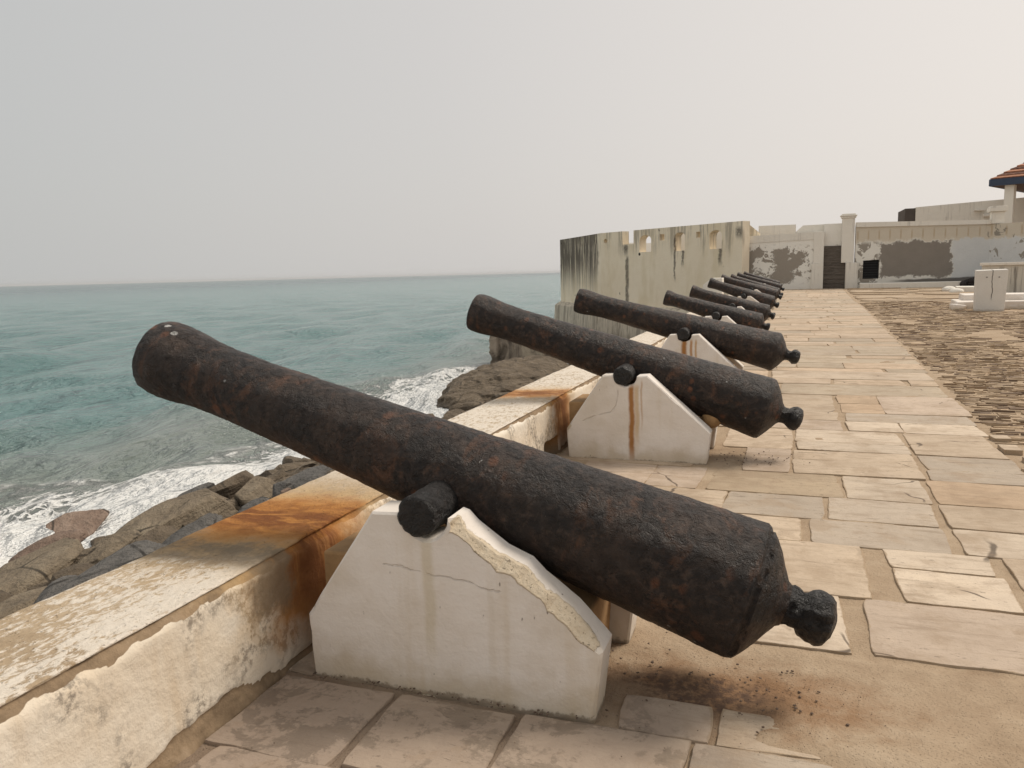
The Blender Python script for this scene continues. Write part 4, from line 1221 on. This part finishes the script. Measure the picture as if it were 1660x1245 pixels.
    d = on(1468, 338, 1, Yu)
    m = MB(); m.box(d.x, a.x - 0.002, Yu + 0.15, Yu + 4.8, 0, d.z); m.obj('dark_end', mat_simple('dark_end_face', (0.085, 0.07, 0.06), 0.9, 0.3, 2), root)  # end face coloured far darker than the facade
    for (px, py, w_, h_) in ((1587, 341, 0.75, 0.10), (1606, 349, 1.1, 0.2)):
        q = on(px, py, 1, Yu); m = MB(); m.box(q.x - w_ / 2, q.x + w_ / 2, Yu - 0.35, Yu - 0.002, q.z - h_ / 2, q.z + h_ / 2); m.obj('stone_ledge', WHITEW, root, bevel=0.02)


build_end_walls()


def build_pavilion():
    Y = 66.0
    root = empty('pavilion'); tag(root, 'open pavilion with white posts, blue fascia and red tiled hip roof at the right edge', 'pavilion')
    e = on(1605, 297, 1, Y); x0 = e.x; ze = e.z; x1, y1 = x0 + 9.0, Y + 9.0
    TILE = NT('clay_roof_tiles'); xx, yy, zz = TILE.xyz()
    cor = TILE.math('SINE', TILE.mul(zz, 16.0)); nn = TILE.noise(6, 4, 0.6)
    col = TILE.ramp(TILE.add(TILE.mul(cor, 0.30), nn), [(0.2, (0.10, 0.045, 0.03)), (0.5, (0.28, 0.12, 0.07)), (0.85, (0.46, 0.22, 0.13))])
    TILE.done(col, 0.85, TILE.bump(cor, 0.06, 0.8))
    cx, cy = (x0 + x1) / 2, (Y + y1) / 2; zr = ze + 3.0
    r = MB(); ov = 0.0
    base = [(x0, Y), (x1, Y), (x1, y1), (x0, y1)]
    # stepped tile courses
    n = 14
    for k in range(n):
        t0, t1 = k / n, (k + 1) / n
        q0 = [(cx + (px - cx) * (1 - t0), cy + (py - cy) * (1 - t0), ze + 0.26 + (zr - ze) * t0 + 0.07) for px, py in base]
        q1 = [(cx + (px - cx) * (1 - t1), cy + (py - cy) * (1 - t1), ze + 0.26 + (zr - ze) * t1) for px, py in base]
        qb = [(p[0], p[1], p[2] - 0.075) for p in q0]
        r.add(qb + q0 + q1, [(i, (i + 1) % 4, 4 + (i + 1) % 4, 4 + i) for i in range(4)] + [(4 + i, 4 + (i + 1) % 4, 8 + (i + 1) % 4, 8 + i) for i in range(4)])
    r.obj('roof', TILE.m, root)
    BLUE = mat_simple('blue_paint', (0.035, 0.05, 0.085), 0.6, 0.2, 3)
    f = MB(); f.box(x0 - 0.06, x1 + 0.06, Y - 0.06, Y + 0.02, ze - 0.22, ze + 0.25); f.box(x0 - 0.06, x0 + 0.02, Y + 0.022, y1, ze - 0.22, ze + 0.25); f.obj('fascia', BLUE, root)
    u = MB(); u.box(x0 + 0.03, x1, Y + 0.03, y1, ze - 0.2, ze - 0.1); u.obj('soffit', mat_simple('dark_timber', (0.10, 0.055, 0.04), 0.8, 0.3), root)
    p = on(1625, 330, 1, Y + 0.6); q = on(1659, 330, 1, Y + 0.6)
    for px in (p.x + 0.15, q.x + 0.75, q.x + 4.0):
        b = MB(); b.box(px - 0.30, px + 0.30, Y + 0.4, Y + 1.0, 0.5, ze - 0.201)
        b.obj('post', WHITEW, root, bevel=0.02)
    piv = Matrix.Translation((x0, Y, 0))
    root.matrix_world = piv @ Matrix.Rotation(rad(-27), 4, 'Z') @ piv.inverted()


pv = build_pavilion()


def build_courtyard_things():
    # upright white slab
    V, F = [], []
    m = MB(); root = empty('stone_slab', (6.07, 29.2, 0))
    tag(root, 'upright white concrete slab with a crack down its middle in the courtyard', 'slab')
    SL = NT('white_slab'); x, y, z = SL.xyz()
    nf = SL.noise(14, 4, 0.65); nm = SL.noise(2.5, 4, 0.6)
    wob = SL.add(centred(SL, SL.noise(2.2, 3, 0.6, st=(0, 0, 1)), 0.16), centred(SL, SL.noise(9, 2, st=(0, 0, 1)), 0.03))
    ck = SL.mul(SL.ss(SL.math('ABSOLUTE', SL.sub(SL.add(x, wob), 0.01)), 0.016, 0.006), SL.ss(z, 0.30, 0.5))
    col = SL.mix(nm, (0.60, 0.56, 0.50), (0.70, 0.67, 0.62)); col = SL.mix(SL.mul(ck, 0.9), col, (0.05, 0.045, 0.04))
    low = SL.ss(SL.add(z, centred(SL, nf, 0.12)), 0.10, 0.0); col = SL.mix(SL.mul(low, 0.5), col, (0.35, 0.26, 0.17))
    SL.done(col, 0.85, SL.bump(SL.sub(nf, SL.mul(ck, 2)), 0.02, 0.6))
    m.add([(-0.44, 0, -0.03), (0.40, 0, -0.03), (0.40, 0.28, -0.03), (-0.44, 0.28, -0.03), (-0.45, 0, 1.31), (0.45, 0, 1.33), (0.45, 0.28, 1.35), (-0.45, 0.28, 1.33)],
          [(0, 3, 2, 1), (4, 5, 6, 7), (0, 1, 5, 4), (1, 2, 6, 5), (2, 3, 7, 6), (3, 0, 4, 7)])
    m.obj('slab_body', SL.m, root, bevel=0.02)
    h = MB()
    for px in (-0.15, 0.20): h.box(px - 0.02, px + 0.02, -0.012, 0.01, 1.08, 1.105)
    h.obj('bolt', mat_simple('bolt_iron', (0.05, 0.04, 0.035)), root)
    # broken white plinth behind the slab
    p = MB(); p.box(5.30, 8.6, 30.4, 31.5, -0.04, 0.30, 0.05); p.box(5.62, 8.6, 31.0, 32.0, 0.25, 0.48, 0.04); p.box(5.2, 5.55, 30.2, 30.8, -0.04, 0.18, 0.05)
    o = p.obj('plinth', mat_cradle('plinth_limewash'), bevel=0.03); tag(o, 'low broken white stepped plinth behind the upright slab', 'plinth')
    for k, (px, py, sz, lb) in enumerate(((1539, 468, 0.38, 'small white lump of masonry at the left tip of the dark heap'), (1551, 471, 0.34, 'white rounded stone between the dark heap and the stepped plinth'))):
        q = on(px, py + 4, 2, 0.0); bm = bmesh.new(); bmesh.ops.create_icosphere(bm, subdivisions=3, radius=sz)
        for v in bm.verts: v.co *= 1 + 0.18 * fbm(v.co * 2.5 + Vector((k, 0, 0)), 2); v.co.z *= 0.55
        me = bpy.data.meshes.new('white_stone'); bm.to_mesh(me); bm.free(); me.materials.append(WHITEW); me.polygons.foreach_set('use_smooth', [True] * len(me.polygons))
        o = bpy.data.objects.new('white_stone', me); COL.objects.link(o); o.location = (q.x, q.y, 0.08); tag(o, lb, 'stone', 'white stones by the dark heap')
    kb = MB(); a = on(1550, 473, 2, 0.0); kb.box(a.x, a.x + 6, a.y - 0.2, a.y + 0.3, -0.05, 0.28, 0.03); o = kb.obj('kerb', WHITEW, bevel=0.03); tag(o, 'short white kerb in front of the dark heap of iron balls', 'kerb')
    # heap of old iron shot
    bm = bmesh.new(); a = on(1553, 466, 2, 0.0); x0, yb = a.x, a.y
    ib = bpy.data.meshes.new('ib')
    for k in range(220):
        u = random.random(); xx = x0 + 0.3 + u * 6.5; row = random.random(); zz = (1 - row) ** 1.0 * min(0.62, 0.22 + 0.5 * u * 2) * random.uniform(0.2, 1)
        bmesh.ops.create_icosphere(bm, subdivisions=2, radius=random.uniform(0.16, 0.26), matrix=Matrix.Translation((xx, yb + row * 1.3, zz * 1.5 + 0.06)))
    me = bpy.data.meshes.new('shot_heap'); bm.to_mesh(me); bm.free(); me.materials.append(mat_simple('black_shot', (0.025, 0.020, 0.019), 0.7, 0.5, 4)); me.polygons.foreach_set('use_smooth', [True] * len(me.polygons))
    o = bpy.data.objects.new('shot_heap', me); COL.objects.link(o); tag(o, 'dark heap of old iron shot behind the upright white slab', 'heap', kind='stuff')
    # streaked low wall at the right
    Y = 44.0; a = on(1596, 426, 1, Y)
    w = MB(); w.box(a.x, a.x + 9, Y, Y + 0.5, -0.1, a.z - 0.14); root = empty('streaked_wall'); tag(root, 'low white wall with black vertical streaks, right of the upright slab', 'wall'); w.obj('wall_face', STREAK, root)
    c = MB(); c.box(a.x - 0.08, a.x + 9, Y - 0.1, Y + 0.6, a.z - 0.138, a.z); c.obj('coping', WHITEW, root, bevel=0.02)
    # white block standing on the parapet
    q = on(1141, 462, 1, 29.0); q2 = on(1165, 450.5, 1, 29.0)
    b = MB(); zt = q2.z; zb = 0.40
    pts = [(q.x, zb), (q.x, zb + (zt - zb) * 0.72), (q.x + 0.3, zt), (q2.x + 0.15, zt), (q2.x + 0.15, zb)]
    b.add([(x, 28.7, z) for x, z in pts] + [(x, 29.4, z) for x, z in pts], [(0, 1, 2, 3, 4), (9, 8, 7, 6, 5)] + [(i, (i + 1) % 5, 5 + (i + 1) % 5, 5 + i) for i in range(5)])
    o = b.obj('merlon', WHITEW, bevel=0.02); tag(o, 'small white block standing on the parapet beside the sixth cannon muzzle', 'merlon')


build_courtyard_things()


# ------------------------------------------------------------------ shore rocks
def slope_z(x): return -6.25 + 0.27 * (x + 20.6)


def build_slope():
    V, F = [], []
    xs = np.linspace(-22.5, -2.4, 60); ys = np.linspace(-12, 66, 150)
    for y in ys:
        for x in xs:
            z = slope_z(x) - 0.75 + 0.35 * fbm((x * 0.5, y * 0.5, 1), 3)
            V.append((x, y, z))
    n = len(xs)
    for j in range(len(ys) - 1):
        for i in range(n - 1):
            a = j * n + i; F.append((a, a + 1, a + n + 1, a + n))
    o = mesh_obj('rocky_slope', V, F, R_BROWN, smooth=True); tag(o, 'brown rocky slope between the wall and the sea', kind='structure')


build_slope()


def boulder(px0, px1, pyc, hpx, mat, label, rot=0.0, lift=0.0, flat=1.0):
    lift += 0.0
    """A worn boulder over the pixel span px0..px1 around row pyc, resting on the revetment slope."""
    pxc = (px0 + px1) / 2
    r = RM @ np.array([pxc - PW / 2, pyc - PH / 2, FPX]); c = np.array([0, 0, EYE])
    best = None
    for k in range(1, 400):
        q = c + r * (k * 0.15 / np.linalg.norm(r) * 1.0)
        if q[2] <= slope_z(q[0]) + 0.15: best = q; break
    if best is None: return
    dist = np.linalg.norm(best - c); mpp = dist / FPX
    w = (px1 - px0) * mpp
    h = hpx * mpp
    lx = h * 1.5                                           # extent across the slope
    bm = bmesh.new(); bmesh.ops.create_icosphere(bm, subdivisions=5, radius=1.0)
    s = random.random() * 100
    if best[0] < -17.5: lift += 0.30
    facets = []
    for k in range(9):
        fn_ = Vector((random.gauss(0, 1), random.gauss(0, 1), random.gauss(0.1, 0.7))).normalized(); facets.append((fn_, random.uniform(0.62, 0.86)))
    A, B_, Cc = w * 0.62, lx * 0.60, max(0.35, h * 0.46) * flat
    for v in bm.verts:
        p = v.co.copy()
        q = Vector([math.copysign(abs(t) ** 0.62, t) for t in p])
        q *= 1 + 0.20 * fbm((p.x * 1.3 + s, p.y * 1.3, p.z * 1.3), 4) + 0.05 * fbm((p.x * 6 + s, p.y * 6, p.z * 6), 3)
        for (fn_, fd) in facets:
            ex = q.dot(fn_) - fd
            if ex > 0: q -= fn_ * ex * 0.92
        q *= 1 + 0.035 * fbm((q.x * 7 + s, q.y * 7, q.z * 7), 3)
        # split along bedding planes
        led = 0.04 * (abs(noise.noise((p.z * 4 + s, p.x * 0.6, 0))) - 0.2)
        v.co = Vector((q.x * A * (1 + led), q.y * B_ * (1 + led), q.z * Cc))
    me = bpy.data.meshes.new('boulder'); bm.to_mesh(me); bm.free(); me.materials.append(mat); me.polygons.foreach_set('use_smooth', [True] * len(me.polygons))
    o = bpy.data.objects.new('boulder', me); COL.objects.link(o)
    o.location = (best[0], best[1], slope_z(best[0]) - Cc * 0.25 + lift)
    # long side follows the shoreline unless turned
    o.rotation_euler = (0.0, rad(-10), rad(86) + rot)
    tag(o, label, 'boulder', 'boulders of the sea revetment')


for args in [
    (158, 400, 845, 62, R_OLIVE, 'long smooth olive slab at the foam line, the longest boulder of the shore', 0.0, 0.1),
    (62, 160, 872, 45, R_PINK, 'pinkish boulder at the water edge left of the long olive slab', 0.2, 0.1),
    (18, 70, 884, 20, R_OLIVE, 'small tan boulder at the water edge, leftmost against the foam'),
    (28, 122, 905, 30, R_PINK, 'low reddish boulder lying just inland of the pinkish one'),
    (-40, 40, 905, 28, R_GREY, 'grey flat boulder cut by the left picture edge near the foam'),
    (112, 212, 892, 40, R_OLIVE, 'rounded olive tan boulder below the near end of the long olive slab', 0.1),
    (-50, 112, 935, 62, R_OLIVE, 'big olive boulder cut by the left picture edge', 0.1, 0.05),
    (95, 252, 932, 62, R_GREY, 'big dark blue grey wet boulder against the parapet edge', 0.15, 0.05),
    (40, 130, 962, 34, R_GREY, 'dark grey boulder tucked between the big olive one and the parapet'),
    (-60, 78, 985, 40, R_OLIVE, 'sandy tan boulder in the left corner just above the parapet', 0.1),
    (205, 300, 875, 38, R_BROWN, 'brown grey boulder inland of the middle of the long olive slab'),
    (240, 372, 868, 32, R_GREY, 'long dark grey boulder along the parapet below the long olive slab', 0.05),
    (374, 450, 796, 36, R_OLIVE, 'squarish olive boulder standing at the far end of the long slab', 0.15, 0.1),
    (330, 420, 790, 22, R_BROWN, 'low brown boulder at the foam line beyond the long slab'),
    (405, 478, 778, 18, R_BROWN, 'thin brown boulder at the foam line beside the squarish olive one'),
    (462, 545, 772, 40, R_GREY, 'blue grey block just in front of the first cannon barrel', 0.1, 0.1),
    (500, 570, 752, 24, R_BROWN, 'brown boulder partly behind the first cannon barrel'),
    (440, 472, 790, 20, R_GREY, 'small grey rubble stone between the olive block and the blue grey block'),
    (452, 478, 800, 14, R_PINK, 'very small pale stone wedged by the parapet edge'),
    (272, 350, 812, 16, R_GREY, 'thin grey boulder at the foam behind the long olive slab'),
    (385, 440, 822, 18, R_GREY, 'grey stone between the squarish olive boulder and the rust stained parapet'),
    (330, 400, 838, 18, R_BROWN, 'brown stone against the rust stained parapet edge'),
]:
    boulder(*args)


def build_rubble():
    bm = bmesh.new()
    for k in range(130):
        x = random.uniform(-20.3, -11.5); y = random.uniform(9, 34)
        r = random.choice([0.2, 0.3, 0.45, 0.6])
        m = Matrix.Translation((x, y, slope_z(x) + random.uniform(-0.35, 0.0))) @ Matrix.Rotation(random.random() * 6, 4, 'Z') @ Matrix.Rotation(random.uniform(-0.4, 0.4), 4, 'X') @ Matrix.Diagonal((r * 1.5, r, r * 0.6, 1))
        g = bmesh.ops.create_icosphere(bm, subdivisions=2, radius=1.0)
        fc = [(Vector((random.gauss(0, 1), random.gauss(0, 1), random.gauss(0, 1))).normalized(), random.uniform(0.5, 0.8)) for _ in range(6)]
        for v in g['verts']:
            p = v.co.copy()
            for n_, d_ in fc:
                ex = p.dot(n_) - d_
                if ex > 0: p -= n_ * ex
            v.co = m @ p
    me = bpy.data.meshes.new('rubble'); bm.to_mesh(me); bm.free(); me.materials.append(R_BROWN)
    o = bpy.data.objects.new('rubble', me); COL.objects.link(o); tag(o, 'small broken stones lying between the boulders of the shore', kind='stuff')


build_rubble()


def build_outcrop():
    bm = bmesh.new(); bmesh.ops.create_icosphere(bm, subdivisions=6, radius=1.0)
    for v in bm.verts:
        p = v.co.copy()
        q = Vector((p.x * 4.6, p.y * 8.0, p.z * 2.7))
        k = 1 + 0.30 * fbm(q * 0.22 + Vector((4, 1, 0)), 5, 0.6) + 0.07 * abs(fbm((q.x * 0.9, q.y * 0.9, q.z * 1.6), 4))
        led = 0.10 * (abs(noise.noise((q.z * 0.9 + q.x * 0.25, q.y * 0.1, 5))) - 0.25)
        v.co = Vector((q.x * k * (1 + led), q.y * k * (1 + led), q.z * k))
    me = bpy.data.meshes.new('rock_outcrop'); bm.to_mesh(me); bm.free(); me.materials.append(R_BROWN)
    o = bpy.data.objects.new('rock_outcrop', me); COL.objects.link(o); o.location = (-17.2, 49.0, -6.9)
    tag(o, 'big rough brown rock outcrop in the surf under the ruined buttress', 'rock')


build_outcrop()


# ------------------------------------------------------------------ grit on the flags
def build_grit():
    bm = bmesh.new()
    def bit(x, y, r):
        m = Matrix.Translation((x, y, 0.012)) @ Matrix.Rotation(random.random() * 6, 4, 'Z') @ Matrix.Diagonal((r, r * random.uniform(0.5, 0.9), r * random.uniform(0.35, 0.6), 1))
        g = bmesh.ops.create_icosphere(bm, subdivisions=1, radius=1.0, matrix=m)
        for v in g['verts']: v.co += Vector((random.uniform(-1, 1), random.uniform(-1, 1), random.uniform(-0.5, 0.5))) * r * 0.22
    for k in range(170):
        x, y = random.gauss(-0.02, 0.17), random.gauss(2.93, 0.12)
        if y < 3.3: bit(x, y, random.choice([0.0015, 0.002, 0.0025, 0.003, 0.004, 0.007]))
    for k in range(160): bit(random.gauss(-0.42, 0.14), random.gauss(2.98, 0.12), random.choice([0.0015, 0.002, 0.003, 0.007]))
    for k in range(200): bit(random.uniform(-1.9, 1.4), random.uniform(1.6, 2.75), random.choice([0.0012, 0.0016, 0.003]))
    for k in range(60): bit(random.uniform(-1.8, -0.65), 2.53 + random.gauss(0, 0.015), random.choice([0.003, 0.005, 0.007]))
    for k in range(120): bit(random.gauss(-0.28, 0.2), random.gauss(6.75, 0.15), random.choice([0.003, 0.004, 0.008]))
    me = bpy.data.meshes.new('grit'); bm.to_mesh(me); bm.free(); me.materials.append(mat_simple('grit_stone', (0.13, 0.09, 0.065), 0.9, 0.7, 30))
    o = bpy.data.objects.new('grit', me); COL.objects.link(o); tag(o, 'loose dark grit and rust flakes scattered on the flagstones', kind='stuff')


build_grit()


# ------------------------------------------------------------------ haze over the sea
def build_haze():
    m = MB(); m.box(-14500, 9000, -9000, 14500, -9.0, 13.5)
    mat = bpy.data.materials.new('sea_haze'); mat.use_nodes = True; t = mat.node_tree
    t.nodes.remove(t.nodes['Principled BSDF'])
    v = t.nodes.new('ShaderNodeVolumePrincipled'); v.inputs['Density'].default_value = 0.00008; v.inputs['Color'].default_value = (0.80, 0.80, 0.80, 1); v.inputs['Anisotropy'].default_value = 0.0
    t.links.new(v.outputs[0], t.nodes['Material Output'].inputs['Volume'])
    o = m.obj('haze', mat); tag(o, 'thin dusty haze over the sea', kind='stuff')


build_haze()
